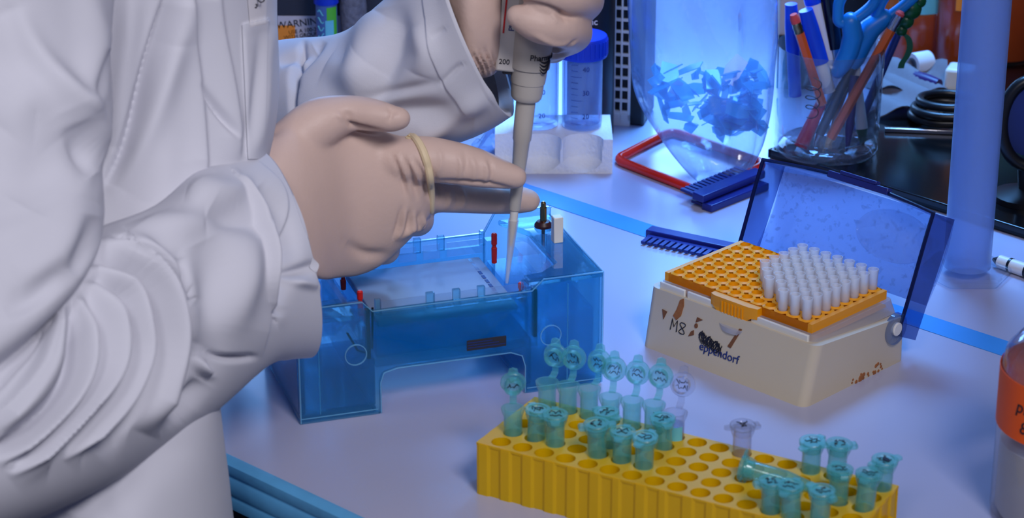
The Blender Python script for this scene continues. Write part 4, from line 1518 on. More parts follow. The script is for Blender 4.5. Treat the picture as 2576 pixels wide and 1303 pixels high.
# ------------------------------------------------------------------ orange-taped bottle
p = G(2672, 1292)
bt = thing('sample_bottle', 'clear plastic bottle with an orange tape label and milky contents', 'bottle', tuple(p))
R0 = 0.0385
MB().lathe([(0.0, 0.001), (R0 - 0.003, 0.0), (R0, 0.003), (R0, 0.084), (R0 - 0.002, 0.094), (R0 - 0.010, 0.104), (0.017, 0.110), (0.015, 0.114), (0.015, 0.128)], 56, caps=False).build('bottle_body', 'bottle_clear', bt, 40)
MB().lathe([(0.0, 0.002), (R0 - 0.004, 0.002), (R0 - 0.0025, 0.005), (R0 - 0.0025, 0.044), (0, 0.044)], 48).build('contents', 'milk', bt, 40)
MB().lathe([(R0 + 0.0003, 0.054), (R0 + 0.0006, 0.054), (R0 + 0.0006, 0.086), (R0 + 0.0003, 0.086)], 56, caps=False).build('tape_label', 'orange_tape', bt, 40)
MB().lathe([(0.0, 0.144), (0.0175, 0.144), (0.018, 0.143), (0.018, 0.123), (0.0165, 0.123)], 32).build('screw_cap', 'white_plastic', bt, 40)
for body, size, dz, ang in (('pM S', 0.0098, 0.0735, -0.80), ('8/18', 0.0098, 0.0625, -0.74)):
    X = Matrix.Rotation(ang, 4, 'Z') @ Matrix.Translation((0, -R0 - 0.0007, dz)) @ Matrix.Rotation(pi / 2, 4, 'X')
    text('handwriting', body, size, X, 'ink', bt, bend=R0 + 0.0007, shear=0.2)

# ------------------------------------------------------------------ graduated cylinder
p = G(2441, 712) + np.array([0, 0.0155, 0])
cy = thing('graduated_cylinder', 'tall frosted plastic measuring cylinder standing behind the tip box', 'cylinder', tuple(p))
MB().prism([(0.031 * math.cos(a), 0.031 * math.sin(a)) for a in np.linspace(0, 2 * pi, 6, endpoint=False)], 0, 0.006).build('foot', 'tray_clear', cy, smooth=0, bevel=0.002)
MB().lathe([(0.0, 0.0075), (0.0155, 0.006), (0.0155, 0.300), (0.0145, 0.300), (0.0140, 0.010), (0, 0.010)], 48, caps=False).build('barrel', 'cylinder_plastic', cy, 40)
for k in range(26):
    z = 0.03 + k * 0.0095
    MB().lathe([(0.01558, z), (0.01562, z + 0.0003)], 12, caps=False, a0=-pi / 2 - 0.2, a1=-pi / 2 + (0.35 if k % 5 == 0 else 0.15)).build('graduation_line', 'cylinder_plastic', cy, smooth=0)

# ------------------------------------------------------------------ black tray at the back
A1, A2 = G(1930, 398), G(2900, 705)
e = (A2 - A1) / np.linalg.norm(A2 - A1)
nb = np.array([-e[1], e[0], 0])
tr = thing('black_tray', 'shiny black tray under the pen cup and the bottles', 'tray', (A1[0], A1[1], 0.0005), math.atan2(e[1], e[0]))
TLn = float(np.linalg.norm(A2 - A1))
TH_ = 0.006
m = MB()
m.b2((0, 0, 0), (TLn, 0.34, TH_ - 0.002))
m.build('tray_floor', 'black_gloss', tr, bevel=0.001)
for q0, q1 in (((0, 0), (TLn, 0.004)), ((0, 0.336), (TLn, 0.34)), ((0, 0), (0.004, 0.34)), ((TLn - 0.004, 0), (TLn, 0.34))):
    MB().b2((q0[0], q0[1], 0), (q1[0], q1[1], TH_ + 0.001)).build('tray_rim', 'black_gloss', tr, bevel=0.001)
TZ0 = TH_ - 0.0014

# ------------------------------------------------------------------ pen cup with pens
pc = G(2092, 424, TZ0) + np.array([0, 0.038, 0])
cup = thing('glass_cup', 'clear drinking glass used as a pen holder', 'cup', tuple(pc))
CR = 0.0385
MB().lathe([(0.0, 0.0), (0.033, 0.0), (0.0375, 0.002), (0.039, 0.006), (0.0375, 0.0105), (CR, 0.016), (CR + 0.001, 0.082), (CR + 0.0006, 0.083), (CR - 0.0008, 0.082), (CR - 0.0018, 0.017), (0.030, 0.012), (0, 0.0115)], 64, caps=False).build('glass_wall', 'glass', cup, 60)
MB().lathe([(0.0, 0.0095), (0.031, 0.0095), (0.0355, 0.006), (0.031, 0.0015), (0, 0.0015)], 48).build('glass_base', 'glass', cup, 60)
rs_ = []
for k in range(60):
    u = k / 59
    an = -pi / 2 - 0.42 + 0.16 * math.sin(u * 23) * (1 - 0.3 * u)
    rs_.append(((CR + 0.0012) * math.cos(an), (CR + 0.0012) * math.sin(an), 0.066 - 0.026 * u + 0.003 * math.cos(u * 23)))
MB().tube(rs_, 0.0004, 5).build('print', 'dark_grey', cup)
CY = float(pc[1])


def cpx(x, y, dy=0.0):
    return PY(x, y, CY + dy)


def stick(name, label, cat, p0, p1, parts, group='pens and pencils in the glass'):
    """straight tool from p0 (lower end) to p1 (upper end); parts = (name, material, t0, t1, [radii], nseg)"""
    t_ = thing(name, label, cat, tuple(p0), 0, group)
    a, b = Vector((0, 0, 0)), Vector(p1 - p0)
    d = b.normalized()
    X = frame(d.orthogonal(), d.cross(d.orthogonal()), (0, 0, 0))
    Ln = b.length
    for nm, mt, t0, t1, rr, ns_ in parts:
        prof = [(r, Ln * (t0 + (t1 - t0) * i / (len(rr) - 1))) for i, r in enumerate(rr)]
        MB().lathe(prof, ns_, X).build(nm, mt, t_, 30)
    return t_


stick('pencil', 'orange pencil point down in the glass, leaning towards the measuring cylinder', 'pencil', cpx(2070, 382, -0.016), cpx(2268, 28, -0.008),
      [('point', 'wood', 0, 0.10, [0.0003, 0.0032], 6), ('shaft', 'pencil_orange', 0.10, 0.87, [0.0036, 0.0036], 6), ('ferrule', 'metal', 0.87, 0.97, [0.0036, 0.0033, 0.0037, 0.0033, 0.0036], 16), ('eraser', 'eraser', 0.97, 1.0, [0.0034, 0.0034, 0.002], 16)])
stick('pencil', 'orange pencil with a worn red eraser up, beside the blue pen cap', 'pencil', cpx(2068, 262, -0.012), cpx(1996, 36, -0.016),
      [('shaft', 'pencil_orange', 0, 0.80, [0.0036, 0.0036], 6), ('ferrule', 'brass', 0.80, 0.91, [0.0036, 0.0033, 0.0037, 0.0033, 0.0036], 16), ('eraser', 'eraser', 0.91, 1.0, [0.0036, 0.0036, 0.0026], 16)])
bp_ = stick('pen', 'white pen with a thick blue cap standing in the glass', 'pen', cpx(2085, 230, 0.0), cpx(2027, 25, 0.0),
            [('barrel', 'white_plastic', 0, 0.45, [0.005, 0.005], 18), ('cap', 'pen_blue', 0.36, 1.0, [0.0062, 0.0062, 0.006, 0.0052], 20)])
b2 = stick('pen', 'blue-capped pen at the side of the glass facing the plastic bag', 'pen', cpx(2000, 240, 0.006), cpx(1990, 10, 0.004),
           [('barrel', 'pen_blue', 0, 0.6, [0.0048, 0.0048], 18), ('cap', 'pen_blue', 0.5, 1.0, [0.0054, 0.0054, 0.0045], 18)])
stick('pen', 'white pen with a blue top rising behind the blue caps', 'pen', cpx(2095, 220, 0.014), cpx(2035, -40, 0.014),
      [('barrel', 'white_plastic', 0, 0.85, [0.006, 0.006], 18), ('top', 'pen_blue', 0.82, 1.0, [0.0065, 0.0065, 0.005], 18)])
stick('pen', 'glossy black marker with a grey collar behind the blue scissors', 'pen', cpx(2108, 190, 0.016), cpx(2075, -70, 0.016),
      [('collar', 'metal', 0, 0.3, [0.006, 0.006], 18), ('barrel', 'black_gloss', 0.28, 1.0, [0.0074, 0.0078, 0.0078], 20)])
stick('pen', 'red pen lying aslant inside the glass', 'pen', cpx(2014, 370, -0.014), cpx(2118, 150, 0.004),
      [('grip', 'pen_red', 0, 0.5, [0.0052, 0.0050, 0.0046, 0.004], 18), ('barrel', 'glass', 0.5, 1.0, [0.004, 0.004], 14)])
stick('pen', 'silver-tipped clear pen next to the red one in the glass', 'pen', cpx(2046, 370, -0.012), cpx(2196, 60, 0.010),
      [('tip', 'metal', 0, 0.1, [0.0008, 0.003], 14), ('barrel', 'dark_grey', 0.1, 1.0, [0.0036, 0.0036], 14)])
stick('pen', 'white pen with a green grip standing tip down in the glass', 'pen', cpx(2172, 368, 0.0), cpx(2150, 140, 0.010),
      [('tip', 'brass', 0, 0.06, [0.0006, 0.002], 12), ('grip', 'green', 0.06, 0.20, [0.0028, 0.0045], 16), ('barrel', 'white_plastic', 0.20, 1.0, [0.0046, 0.0036, 0.0036], 16)])
stick('pen', 'purple see-through pen standing low in the glass', 'pen', cpx(2130, 385, -0.020), cpx(2150, 190, -0.004),
      [('barrel', 'purple', 0, 1.0, [0.001, 0.0034, 0.0034, 0.0034], 14)])
gp = stick('pen', 'dark pen with a green curly topper leaning out of the glass', 'pen', cpx(2155, 330, 0.016), cpx(2282, 30, 0.016),
           [('barrel', 'ink_blue', 0, 1.0, [0.003, 0.003], 14)])
tp = Vector(cpx(2290, 22, 0.016)) - Vector(gp.location)
m = MB()
for dx, dz, r in ((0, 0, 0.0085), (0.006, 0.006, 0.0055), (-0.004, 0.007, 0.005), (-0.003, -0.009, 0.0065), (-0.006, -0.016, 0.005)):
    m.lathe([(r * math.sin(a), -r * math.cos(a)) for a in np.linspace(0.02, pi - 0.02, 9)], 16, Matrix.Translation(tp + Vector((dx, 0, dz))))
tpo = m.build('topper', 'green', gp, 60, kind='stuff')
rbn = catmull([(2268, 82), (2284, 95), (2289, 118), (2282, 140), (2270, 158), (2266, 172)], 20)
MB().loft([[tuple(Vector(PY(q[0] + s, q[1], CY + 0.016 + t2)) - Vector(gp.location)) for s, t2 in ((-8, 0), (8, 0), (8, 0.0012), (-8, 0.0012))] for q in rbn]).build('ribbon', 'green', gp, 60)

# scissors, handles up
sc = thing('scissors', 'blue-handled scissors standing in the glass', 'scissors', tuple(pc), 0, None)


def S(x, y, dy=-0.004):
    return Vector(cpx(x, y, dy)) - Vector(pc)


m = MB()
loop = catmull([(2108, 40), (2112, 5), (2135, -30), (2175, -45), (2205, -30), (2200, 5), (2170, 35), (2135, 55), (2112, 55), (2108, 40)], 40)[:-1]
m.tube([S(q[0], q[1]) for q in loop], 0.0042, 10, closed=True)
m.build('finger_loop', 'scissor_blue', sc, 60)
loop = catmull([(2205, 38), (2220, 0), (2255, -40), (2300, -55), (2315, -30), (2285, 5), (2240, 40), (2215, 52), (2205, 38)], 40)[:-1]
m = MB()
m.tube([S(q[0], q[1], 0.004) for q in loop], 0.0042, 10, closed=True)
m.build('finger_loop', 'scissor_blue', sc, 60)
m = MB()
m.tube([S(*q) for q in ((2140, 55), (2146, 90), (2136, 130), (2118, 165), (2108, 180))], [0.0072, 0.0078, 0.0072, 0.0066, 0.0052], 12, round_end=True)
m.build('handle_shank', 'scissor_blue', sc, 60)
m = MB()
m.tube([S(q[0], q[1], 0.004) for q in ((2225, 45), (2190, 70), (2165, 110), (2150, 150), (2138, 172))], [0.0066, 0.0085, 0.0086, 0.0072, 0.005], 12, round_end=True)
m.build('handle_shank', 'scissor_blue', sc, 60)
for q0, q1 in (((2112, 175), (2060, 350)), ((2140, 170), (2085, 345))):
    a, b = S(*q0, 0.0), S(*q1, 0.0)
    X = frame((b - a), Vector((1, 0, 0)), a)
    MB().prism([(0, -0.005), ((b - a).length, -0.0006), ((b - a).length, 0.0006), (0, 0.005)], -0.0006, 0.0006, X).build('blade', 'metal', sc, smooth=0)

# ------------------------------------------------------------------ red frame, plastic bag, scraps
fr = MB()
P_ = [G(1548, 401, 0.0035), G(1782, 491, 0.0035), G(1925, 412, 0.0035), G(1690, 330, 0.0035)]


def roundpoly(P, r, n=6):
    out = []
    N = len(P)
    for i in range(N):
        a, b, c_ = Vector(P[i - 1]), Vector(P[i]), Vector(P[(i + 1) % N])
        p0 = b + (a - b).normalized() * r
        p1 = b + (c_ - b).normalized() * r
        for k in range(n + 1):
            t_ = k / n
            out.append(p0.lerp(b, t_).lerp(b.lerp(p1, t_), t_))
    return out


red = thing('bag_stand', 'red bent-rod stand lying flat round the foot of the plastic bag', 'stand', tuple(G(1740, 410)))
fr.tube(roundpoly(P_, 0.010), 0.0034, 12, closed=True)
fr.build('rod', 'red_rod', red, 60, world=True)
MB().tube([G(1765, 484, 0.0035), G(1771, 487, 0.0035)], 0.0039, 12).build('joint_ring', 'black', red, 60, world=True)

bc = G(1790, 440) + np.array([0, 0.03, 0])
bag = thing('plastic_bag', 'clear crinkled plastic bag half full of blue scraps standing on the bench', 'bag', tuple(bc))
BY = float(bc[1])
bag_st = [(1803, 474, 1812, 474), (1770, 462, 1845, 462), (1735, 436, 1885, 425), (1690, 385, 1920, 360), (1650, 330, 1935, 300), (1615, 275, 1945, 235), (1592, 215, 1950, 170), (1585, 130, 1957, 100), (1580, 40, 1957, 20), (1575, -60, 1957, -80), (1572, -200, 1955, -220), (1600, -300, 1920, -310), (1680, -350, 1850, -355)]
nb_ = 70
Sb = catmull([(a, b, c_, d_, 0, 0) for a, b, c_, d_ in bag_st], 90)
dep = catmull([(0.004,), (0.014,), (0.022,), (0.030,), (0.036,), (0.040,), (0.042,), (0.042,), (0.042,), (0.042,), (0.040,), (0.03,), (0.01,)], 90)[:, 0]
CREASE = [(1.60, 2.15, 0.05, 0.009), (0.5, 1.25, 0.05, 0.005), (1.45, 0.7, 0.04, 0.004), (2.5, 2.2, 0.06, -0.004), (1.9, 1.2, 0.04, 0.004), (2.8, 2.45, 0.05, 0.005)]
byr = catmull([(BY + d_,) for d_ in (-0.052, -0.045, -0.034, -0.016, -0.006, 0, 0, 0, 0, 0, 0, 0, 0)], 90)[:, 0]
rings = []
for i, q in enumerate(Sb):
    Yr = float(byr[i])
    T_, B_ = PY(q[0], q[1], Yr), PY(q[2], q[3], Yr)
    ce, e1 = (T_ + B_) / 2, (T_ - B_) / 2
    rg = []
    for k in range(nb_):
        a = 2 * pi * k / nb_
        s_ = i / 89
        pk = 1 + 0.05 * math.sin(3 * a + 5 * s_) * (1 - abs(math.cos(a))) + 0.035 * math.sin(7 * a - 9 * s_ + 1) + 0.02 * math.sin(13 * a + 14 * s_)
        cr = 0.0035 * (abs(math.sin(5.5 * a + 6 * s_ + 1.5 * math.sin(9 * s_))) - 0.5)
        edge_ = abs(math.sin(a))
        for a0_, a1_, wa, ha in CREASE:
            cr += ha * math.exp(-abs((a - a0_ - (a1_ - a0_) * s_) / wa))
        rg.append(ce + e1 * math.cos(a) * (1 + (pk - 1) * edge_) + np.array([0, -1, 0]) * (dep[i] * math.sin(a) * pk + cr * math.sin(a) * edge_))
    rings.append([np.array([p[0], p[1], max(p[2], 0.0006)]) for p in rg])
m = MB()
m.loft(rings, cap=True)
film = m.build('bag_film', 'bag_film', bag, 80, world=True)
scr = MB()
for k in range(110):
    x, y = rng.uniform(1650, 1915), rng.uniform(170, 330)
    if x < 1700 and y > 290:
        continue
    c_ = PY(x, y, BY + rng.uniform(-0.022, 0.024))
    X = Matrix.Translation(c_) @ Matrix.Rotation(rng.uniform(0, 6), 4, Vector(rng.randn(3)).normalized())
    a = rng.uniform(0.005, 0.013)
    scr.prism([(-a, -a * 0.5), (a * 0.8, -a * 0.6), (a, a * 0.3), (0, a * 0.6), (-a * 0.9, a * 0.4)], -0.0004, 0.0004, X)
so = scr.build('plastic_scraps', 'scrap_blue', smooth=0)
so['kind'] = 'stuff'
tag(so, 'heap of pale blue plastic scraps inside the clear bag', 'scraps')

# ------------------------------------------------------------------ foam rack and conical tubes
fp = G(1245, 437)
fo = thing('foam_rack', 'white foam block with scooped tube recesses', 'foam rack', tuple(fp))
FWd = float(G(1540, 434)[0] - fp[0])
FH, FD = 0.0265, 0.055
m = MB()
nx, nz = 90, 30
vv = []


def scoop(x, z):
    d = 0.0
    for xc in (0.008, 0.0335, 0.0640):
        r = 0.0145 * min(1, max(0, (z - 0.001) / 0.008)) ** 0.5 * (0.93 + 0.07 * z / FH)
        if abs(x - xc) < r:
            d = max(d, 0.9 * math.sqrt(r * r - (x - xc) ** 2))
    return d


for i in range(nx + 1):
    for k in range(nz + 1):
        x, z = FWd * i / nx, FH * k / nz
        jit = 0.0004 * mnoise.noise(Vector((x * 400, z * 400, 3)))
        vv.append((x, scoop(x, z) + jit, z))
f = [(i * (nz + 1) + k, (i + 1) * (nz + 1) + k, (i + 1) * (nz + 1) + k + 1, i * (nz + 1) + k + 1) for i in range(nx) for k in range(nz)]
S0 = len(vv)
for i in range(nx + 1):
    x = FWd * i / nx
    vv += [(x, FD, 0), (x, FD, FH)]
for i in range(nx):
    a, b = S0 + 2 * i, S0 + 2 * i + 2
    f += [(a, a + 1, b + 1, b), (i * (nz + 1), a, b, (i + 1) * (nz + 1)), (i * (nz + 1) + nz, (i + 1) * (nz + 1) + nz, b + 1, a + 1)]
f += [tuple([k for k in range(nz, -1, -1)] + [S0, S0 + 1]), tuple([nx * (nz + 1) + k for k in range(nz + 1)] + [S0 + 2 * nx + 1, S0 + 2 * nx])]
m.add(vv, f)
m.build('foam_block', 'foam', fo, 50)
cg = 'large tubes in the foam rack'


def falcon(x, lab, ht, yoff=0.030):
    c_ = Vector(fp) + Vector((x, yoff, 0))
    t_ = thing('conical_tube', lab, 'tube', tuple(c_), 0, cg)
    r = 0.0148
    MB().lathe([(0.003, FH + 0.0005), (r * 0.98, FH + 0.001), (r, FH + 0.004), (r, ht), (r - 0.0012, ht), (r - 0.0012, FH + 0.004), (0.003, FH + 0.002)], 40, caps=False).build('tube_wall', 'falcon', t_, 50)
    m = MB()
    prof = [(r + 0.0030, ht - 0.001), (r + 0.0034, ht), (r + 0.0034, ht + 0.013), (r + 0.0026, ht + 0.0145), (0, ht + 0.0145)]
    m.lathe(prof, 48)
    cp = m.build('screw_cap', 'cap_blue', t_, 40)
    for k in range(30):
        a = 2 * pi * k / 30
        X = Matrix.Rotation(a, 4, 'Z') @ Matrix.Translation((r + 0.0035, 0, ht + 0.0065))
        MB().box((0, 0, 0), (0.0008, 0.0012, 0.011), X).build('grip_rib', 'cap_blue', cp, smooth=0)
    for k in range(14):
        z = FH + 0.006 + k * 0.0045
        MB().lathe([(r + 0.0001, z), (r + 0.0001, z + 0.00035)], 8, caps=False, a0=-pi / 2 - 0.6, a1=-pi / 2 - (0.25 if k % 4 else 0.05)).build('graduation_line', 'ink_blue', t_, smooth=0)
    for q, z in (('20', FH + 0.012), ('30', FH + 0.030), ('40', FH + 0.048), ('50', FH + 0.062)):
        if z < ht - 0.005:
            text('numeral', q, 0.0052, Matrix.Rotation(0.15, 4, 'Z') @ Matrix.Translation((0, -r - 0.0002, z)) @ Matrix.Rotation(pi / 2, 4, 'X'), 'ink_blue', t_, bend=r + 0.0002)
    return t_


falcon(0.0640, 'clear conical tube with a blue screw cap beside the white vented case', 0.082)
falcon(0.0320, 'clear conical tube with a blue screw cap behind the pipette shaft', 0.090, 0.032)
dk = thing('dark_bottle', 'black bottle with pale letters behind the blue-capped tube', 'bottle', tuple(Vector(fp) + Vector((0.072, 0.088, 0))))
MB().lathe([(0, 0), (0.017, 0), (0.018, 0.002), (0.018, 0.140), (0.012, 0.150), (0.012, 0.165), (0, 0.165)], 32).build('bottle_body', 'black', dk, 40)
text('lettering', 'nc', 0.007, Matrix.Translation((0.001, -0.0182, 0.094)) @ Matrix.Rotation(pi / 2, 4, 'X'), 'white_paper', dk, bend=0.0182)
# crumpled film at the left of the foam
m = MB()
wv = []
nn_ = 18
for i in range(nn_ + 1):
    for j in range(nn_ + 1):
        x, y = i / nn_, j / nn_
        h_ = 0.010 * abs(mnoise.noise(Vector((x * 4, y * 4, 1)))) + 0.022 * math.sin(pi * x) * math.sin(pi * y) * (0.6 + 0.6 * mnoise.noise(Vector((x * 3, y * 3, 7))))
        wv.append((0.034 * x, 0.030 * y, 0.0004 + max(0, h_)))
m.add(wv, [(i * (nn_ + 1) + j, (i + 1) * (nn_ + 1) + j, (i + 1) * (nn_ + 1) + j + 1, i * (nn_ + 1) + j + 1) for i in range(nn_) for j in range(nn_)])
cf = m.build('crumpled_film', 'bag_film', smooth=50)
cf.location = G(1185, 400)
tag(cf, 'small crumpled piece of clear plastic film beside the foam rack', 'plastic film')

# ------------------------------------------------------------------ gel combs
def comb(lab, A, B, depth, lift=0.0, flip=1, n=14, tilt=0.0):
    """flat comb: bar from A to B (world), teeth towards the flip side"""
    A, B = Vector(A), Vector(B)
    x = (B - A).normalized()
    y = Vector((0, 0, 1)).cross(x) * flip
    t_ = thing('gel_comb', lab, 'comb', tuple(A), 0, None)
    X = frame(x, y, (0, 0, lift)) @ Matrix.Rotation(tilt, 4, 'X')
    Ln = (B - A).length
    zs = 1 if flip > 0 else -1
    MB().b2((0, 0, 0), (Ln, depth * 0.42, 0.0055 * zs), X).build('bar', 'comb_blue', t_, bevel=0.0008)
    MB().b2((0.003, depth * 0.42, 0.001 * zs), (Ln - 0.003, depth * 0.6, 0.003 * zs), X).build('web', 'comb_blue', t_, smooth=0)
    tw = (Ln - 0.006) / n
    for k in range(n):
        MB().b2((0.003 + k * tw + tw * 0.18, depth * 0.6, 0.001 * zs), (0.003 + (k + 1) * tw - tw * 0.18, depth, 0.003 * zs), X).build('tooth', 'comb_blue', t_, smooth=0)
    return t_


comb('dark blue gel comb lying by itself on the bench beside the open lid', G(1640, 585), G(1875, 634), 0.024, 0.0, -1)
comb('dark blue gel comb lying under another comb by the red rod', G(1790, 536), G(1935, 478), 0.022, 0.0, 1)
comb('dark blue gel comb resting on top of another comb by the red rod', G(1768, 512, 0.006), G(1925, 448, 0.006), 0.024, 0.0, 1, tilt=0.05)

# ------------------------------------------------------------------ background equipment
ps = PY(668, 285, 0.30)
pw_ = thing('power_supply', 'dark grey power supply with a WARNING label behind the far sleeve', 'power supply', (float(ps[0]), 0.30, 0))
wx = float(PY(1292, 285, 0.30)[0] - ps[0])
MB().b2((0, 0, 0.004), (wx, 0.16, 0.20)).build('case', 'dark_grey', pw_, bevel=0.004)
for x, y in ((0.015, 0.02), (wx - 0.015, 0.02), (0.015, 0.14), (wx - 0.015, 0.14)):
    MB().lathe([(0.008, 0), (0.009, 0.004)], 16, Matrix.Translation((x, y, 0))).build('rubber_foot', 'black', pw_)
MB().b2((-0.001, -0.010, 0.106), (wx + 0.001, 0.0, 0.20)).build('front_visor', 'ink_navy', pw_, bevel=0.004)


def on_case(x, y):
    q = PY(x, y, 0.2995)
    return Vector((float(q[0] - ps[0]), -0.0005, float(q[2])))


a, b = on_case(700, 118), on_case(870, 40)
MB().b2((a.x, -0.0006, a.z), (b.x, 0.0, b.z)).build('warning_label', 'label_grey', pw_, smooth=0)
Xw = Matrix.Rotation(0.13, 4, 'Y').inverted() @ RX
c_ = on_case(756, 58)
text('lettering', 'WARNING', 0.0078, Matrix.Translation(c_ + Vector((0, -0.0005, 0))) @ Matrix.Rotation(-0.12, 4, 'Y') @ RX, 'ink', pw_)
for k, s in enumerate(('USE A 100-240V', 'WITH GROUNDED', 'SUPPLY ONLY')):
    c_ = on_case(772, 76 + k * 12)
    text('lettering', s, 0.0042, Matrix.Translation(c_ + Vector((0, -0.0005, 0))) @ Matrix.Rotation(-0.12, 4, 'Y') @ RX, 'ink', pw_)
a, b = on_case(700, 112), on_case(742, 64)
MB().b2((a.x, -0.0012, a.z), (b.x, -0.0007, b.z)).build('orange_sticker', 'orange_note', pw_, smooth=0)

q = PY(826, 200, 0.27)
mk_ = thing('marker', 'clear tube with a blue cap and green printing in front of the power supply', 'marker', (float(q[0]), 0.27, 0))
zc = float(PY(826, 6, 0.27)[2])
MB().lathe([(0, 0), (0.0078, 0), (0.0082, 0.002), (0.0082, zc)], 28).build('barrel', 'marker_body', mk_, 30)
MB().lathe([(0.0082, zc), (0.0095, zc), (0.0095, zc + 0.03), (0.007, zc + 0.034), (0, zc + 0.034)], 28).build('cap', 'cap_blue', mk_, 30)
MB().lathe([(0.0084, zc - 0.030), (0.0084, zc - 0.002)], 12, caps=False, a0=-pi / 2 + 0.1, a1=-pi / 2 + 1.2).build('print_patch', 'green_label', mk_, label='green print')
MB().lathe([(0.0085, zc - 0.040), (0.0085, zc - 0.012)], 12, caps=False, a0=-pi / 2 - 0.05, a1=-pi / 2 + 0.75).build('print_patch', 'teal_label', mk_, label='pale blue print')
for k in range(5):
    z = zc - 0.006 - k * 0.006
    MB().tube([(0.0087 * math.cos(a), 0.0087 * math.sin(a), z + 0.002 * math.sin(8 * a + k)) for a in np.linspace(-pi / 2 - 0.75, -pi / 2 - 0.2, 10)], 0.0006, 5).build('print_stroke', 'teal_label', mk_)
q = PY(893, 200, 0.285)
ft = thing('steel_wool_pad', 'grey crumpled pad standing behind the marker', 'pad', (float(q[0]), 0.285, 0))
m = MB()
m.lathe([(0, 0), (0.009, 0), (0.0105, 0.02), (0.0095, 0.06), (0.0105, 0.09), (0.009, 0.115), (0, 0.118)], 26)
V = [tuple(Vector(p) + Vector(p).normalized() * 0.002 * mnoise.noise(Vector(p) * 260)) for p in m.v]
link('pad_body', V, m.f, 'pad_grey', ft, 30)

# white vented case
vp = G(1522, 312)
vc = thing('vented_case', 'narrow black instrument case with a white slotted grille', 'instrument', tuple(vp), math.radians(-14))
MB().b2((0.0, 0.0012, 0), (0.030, 0.045, 0.22)).build('case', 'black', vc, bevel=0.002)
gw = 0.0225
for x0, x1 in ((-0.003, 0.0075), (0.0115, 0.0130), (0.0175, 0.0195)):
    MB().b2((x0, -0.0015, 0.004), (x1, 0.001, 0.22)).build('grille_post', 'white_plastic', vc, smooth=0, bevel=0.0004)
for k in range(23):
    z = 0.010 + k * 0.0092
    MB().b2((0.0070, -0.0012, z), (0.0180, 0.001, z + 0.0022)).build('grille_slat', 'white_plastic', vc, smooth=0)
MB().b2((0.0, -0.0015, 0.0), (0.0195, 0.001, 0.010)).build('grille_foot', 'white_plastic', vc, smooth=0, bevel=0.0004)

# cream cabinet edge and the dark things behind the glass
cb = PY(1962, 300, 0.36)
cp_ = thing('cream_panel', 'cream upright panel standing behind the glass', 'panel', (float(cb[0]), 0.36, 0))
MB().b2((-0.004, 0, 0), (0.034, 0.012, 0.26)).build('panel_board', 'beige_wall', cp_, bevel=0.001)
MB().b2((-0.004, -0.001, 0), (0.034, 0.0, 0.045)).build('kick_strip', 'black', cp_)

bk = PY(2210, 300, 0.44)
mon = thing('black_cabinet', 'large matt black instrument cabinet filling the corner behind the bottles', 'cabinet', (float(bk[0]) + 0.0, 0.50, 0.0))
MB().b2((-0.06, 0, 0), (0.50, 0.2, 0.40)).build('case', 'black', mon, bevel=0.004)
MB().b2((0.10, -0.004, 0.03), (0.46, 0, 0.36)).build('door', 'black', mon, bevel=0.003)

# amber bottles
ag = 'amber bottles at the back'


def amber(x, y, Yd, r, h_, lab, capm, lv):
    q = PY(x, y, Yd)
    t_ = thing('reagent_bottle', lab, 'bottle', (float(q[0]), Yd, TZ0), 0, ag)
    MB().lathe([(0, 0), (r - 0.002, 0), (r, 0.003), (r, h_), (r * 0.8, h_ + 0.012), (r * 0.45, h_ + 0.02), (r * 0.45, h_ + 0.034)], 40, caps=False).build('glass_wall', 'glass', t_, 40)
    MB().lathe([(0, 0.003), (r - 0.003, 0.003), (r - 0.002, 0.005), (r - 0.002, lv), (0, lv)], 40).build('liquid', 'amber_liquid', t_, 40)
    MB().lathe([(r * 0.5, h_ + 0.022), (r * 0.52, h_ + 0.042), (0, h_ + 0.042)], 28).build('screw_cap', capm, t_, 40)
    MB().lathe([(r + 0.0003, h_ * 0.72), (r + 0.0003, h_ * 0.98)], 20, caps=False, a0=-pi / 2 - 0.3, a1=-pi / 2 + 0.9).build('paper_label', 'teal_label' if capm == 'scissor_blue' else 'orange_note', t_)
    return t_


amber(2290, 150, 0.40, 0.030, 0.075, 'glass bottle of orange liquid nearest the pen glass', 'scissor_blue', 0.052)
amber(2402, 150, 0.375, 0.019, 0.085, 'slim glass bottle of orange liquid half hidden by the measuring cylinder', 'orange_note', 0.070)
amber(2520, 140, 0.43, 0.028, 0.095, 'glass bottle of orange liquid behind the measuring cylinder', 'scissor_blue', 0.06)

# clutter on the tray: papers, purple pen, roll, adapter, cables
pp = G(2300, 250, TZ0)
for k, (x, y, a, w_, h_, mt, lb) in enumerate(((2285, 265, 0.15, 0.060, 0.050, 'paper_grey', 'bottom sheet of crumpled paper behind the pen glass'), (2292, 240, -0.12, 0.055, 0.042, 'paper_grey', 'upper sheet of crumpled paper behind the pen glass'))):
    c_ = G(x, y, TZ0 + 0.002)
    m = MB()
    nn_ = 14
    vv = []
    for zz in (0, 0.0008):
        for i in range(nn_ + 1):
            for j in range(nn_ + 1):
                u, s_ = i / nn_ - 0.5, j / nn_ - 0.5
                vv.append((w_ * u, h_ * s_, zz + 0.006 * k + 0.010 * (0.5 + s_) + 0.004 * (1 + math.sin(9 * u + 6 * s_ + k))))
    S1 = (nn_ + 1) ** 2
    f = []
    for i in range(nn_):
        for j in range(nn_):
            a_ = i * (nn_ + 1) + j
            f += [(a_, a_ + 1, a_ + nn_ + 2, a_ + nn_ + 1), (S1 + a_, S1 + a_ + nn_ + 1, S1 + a_ + nn_ + 2, S1 + a_ + 1)]
    m.add(vv, f)
    po = m.build('paper_sheet', mt, smooth=60)
    po.location = c_
    po.rotation_euler = (0, 0, a)
    tag(po, lb, 'paper')
